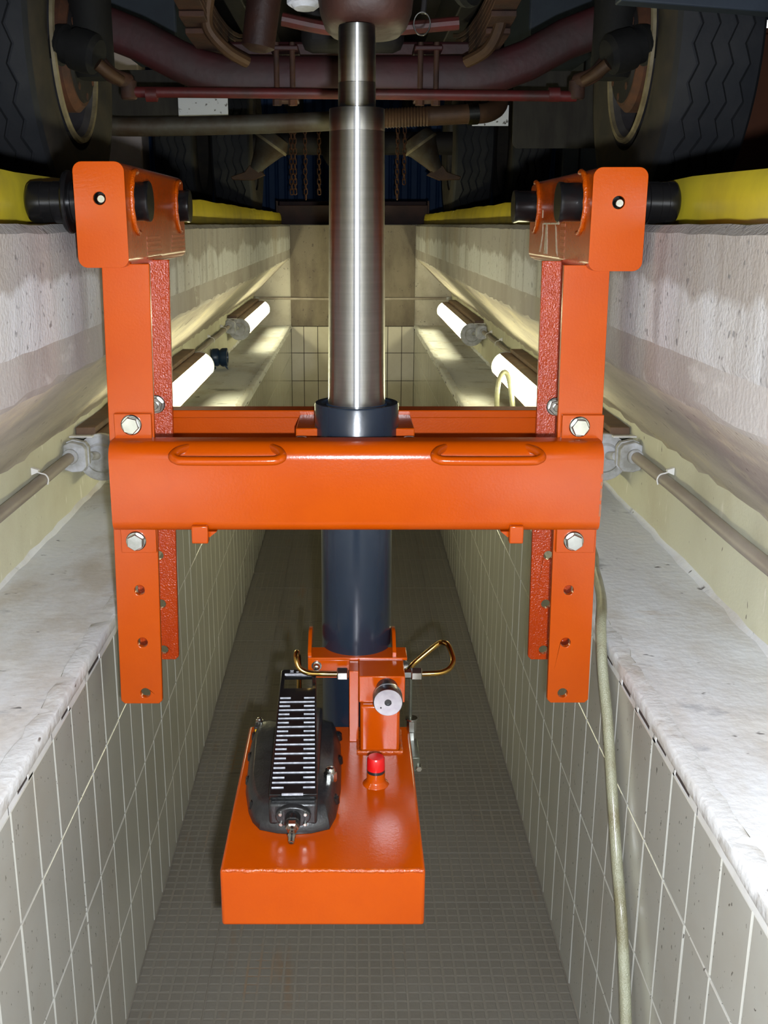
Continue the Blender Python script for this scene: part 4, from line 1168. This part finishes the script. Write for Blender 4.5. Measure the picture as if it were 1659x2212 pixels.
put('mudflap', G().prism(fl_, lambda p, q, t: (p, t + (q - 0.3) * 0.1, q), 4.62, 4.632), M_flap, truck)
for (a, b, z0, z1, y) in ((-0.722, -0.516, 0.428, 0.515, 4.58), (0.50, 0.652, 0.398, 0.480, 4.62)):
    put('white_plate', G().box(a, b, y, y + 0.004, z0, z1), M_plate, truck, bevel=0.0015)
# rear axle with brake chambers and slack adjusters
put('rear_axle', G().tube([(-0.95, 7.45, 0.53), (-0.3, 7.45, 0.53), (0.3, 7.45, 0.53), (0.95, 7.45, 0.53)], [0.075] * 19, 18), M_dark, truck)
put('rear_differential', G().lathe((0, 7.0, 0.53), (0, 1, 0), [(0, 0.05), (0.05, 0.10), (0.2, 0.17), (0.4, 0.22), (0.6, 0.2), (0.7, 0.1)], 28), M_dark, truck)
for sx, xa in ((-1, -0.47), (1, 0.385)):
    bc = put('brake_chamber', G().lathe((xa, 6.88, 0.545), (sx * 0.55, 0.0, -0.80), [(0, 0.03), (0.01, 0.085), (0.05, 0.105), (0.075, 0.110), (0.085, 0.106), (0.10, 0.095), (0.20, 0.055), (0.26, 0.035)], 28), M_exh, truck)
    put('chamber_band', G().lathe((xa + sx * 0.041, 6.88, 0.485), (sx * 0.55, 0, -0.80), [(-0.006, 0.114), (0.010, 0.114)], 28), M_rim, bc)
    sa = [(0.0, 0.30), (sx * 0.05, 0.34), (sx * 0.10, 0.36), (sx * 0.13, 0.32), (sx * 0.22, 0.29), (sx * 0.21, 0.272), (sx * 0.08, 0.268)]
    put('slack_adjuster', G().prism([(xa + sx * 0.08 + p, q) for p, q in sa], lambda p, q, t: (p, t, q), 6.86, 6.90), M_exh2, truck, bevel=0.004)
put('propeller_shaft', G().cyl((0, 5.0, 0.66), (0, 7.0, 0.55), 0.05, n=20), M_dark, truck)
put('underbody', G().box(-1.3, 1.3, 1.2, 9.2, 1.15, 1.2), M_dark, truck)
for sx in (-1, 1):
    put('wheel_arch', G().box(*sorted((sx * 0.95, sx * 1.30)), 2.9, 4.6, 1.12, 1.15), M_dark, truck)

# chains hanging under the rear of the truck
lk = G()
pts = []
for i in range(16):
    a = 2 * math.pi * i / 16
    pts.append((0.0095 * math.cos(a), 0, 0.0095 * math.sin(a) + (0.009 if math.sin(a) > 0 else -0.009)))
pts.append(pts[0])
lk.tube(pts, 0.0035, 6, smooth=False, caps=False)
LINK = mesh_of(lk, 'link', M_chain, (0, 0, 0))
def chain(x, y, ztop, zbot, label):
    e = empty('hanging_chain', (x, y, zbot), label, 'chain', 'rusty chains hanging under the truck')
    z = ztop; k = 0
    while z > zbot:
        o = bpy.data.objects.new('link', LINK)
        COL.objects.link(o)
        o.parent = e
        o.location = Vector((x + random.uniform(-0.001, 0.001), y, z)) - ORG[e.name]
        o.rotation_euler = (0, random.uniform(-0.06, 0.06), R(20 + 90 * (k % 2)))
        z -= 0.029; k += 1
    # hung from a cross rod of the rear suspension
    return e
chain(-0.372, 6.6, 0.541, 0.19, 'rusty chain hanging farthest left behind the ram')
chain(-0.350, 6.6, 0.541, 0.165, 'rusty chain hanging second from left behind the ram')
chain(-0.287, 6.6, 0.541, 0.135, 'longest rusty chain left of the ram')
chain(-0.204, 6.6, 0.541, 0.19, 'rusty chain hanging close beside the ram on its left')
chain(0.270, 6.6, 0.541, 0.135, 'longer rusty chain right of the ram')
chain(0.312, 6.6, 0.541, 0.245, 'shorter rusty chain right of the ram')
put('chain_rod', G().cyl((-0.45, 6.6, 0.578), (0.45, 6.6, 0.578), 0.012, n=12), M_dark, truck)

# brown locker and a small lit lamp at the right edge
e = empty('steel_locker', (2.1, 5.0, 0), 'rust-brown steel locker beyond the right front tyre', 'locker')
put('locker_body', G().box(1.70, 2.5, 4.9, 5.4, 0.0, 0.80), M_gbrown, e, bevel=0.006)
put('locker_top', G().box(1.69, 2.52, 4.88, 5.42, 0.80, 0.82), M_gbrown, e, bevel=0.004)
put('locker_handle', G().box(1.755, 1.768, 4.88, 4.90, 0.54, 0.60), M_zinc, e)
e = empty('desk_lamp', (1.895, 5.2, 0.82), 'small bright lamp glinting on top of the brown locker', 'lamp')
put('lamp_foot', G().lathe((1.895, 5.2, 0.82), (0, 0, 1), [(0, 0.035), (0.006, 0.033), (0.010, 0.008), (0.045, 0.007)], 20), M_dark, e)
put('lamp_bulb', G().lathe((1.895, 5.205, 0.882), (0, -1, 0), [(0, 0.008), (0.01, 0.016), (0.03, 0.020), (0.045, 0.016), (0.05, 0.006)], 20), M_spot, e)


scene.cycles.use_denoising = True
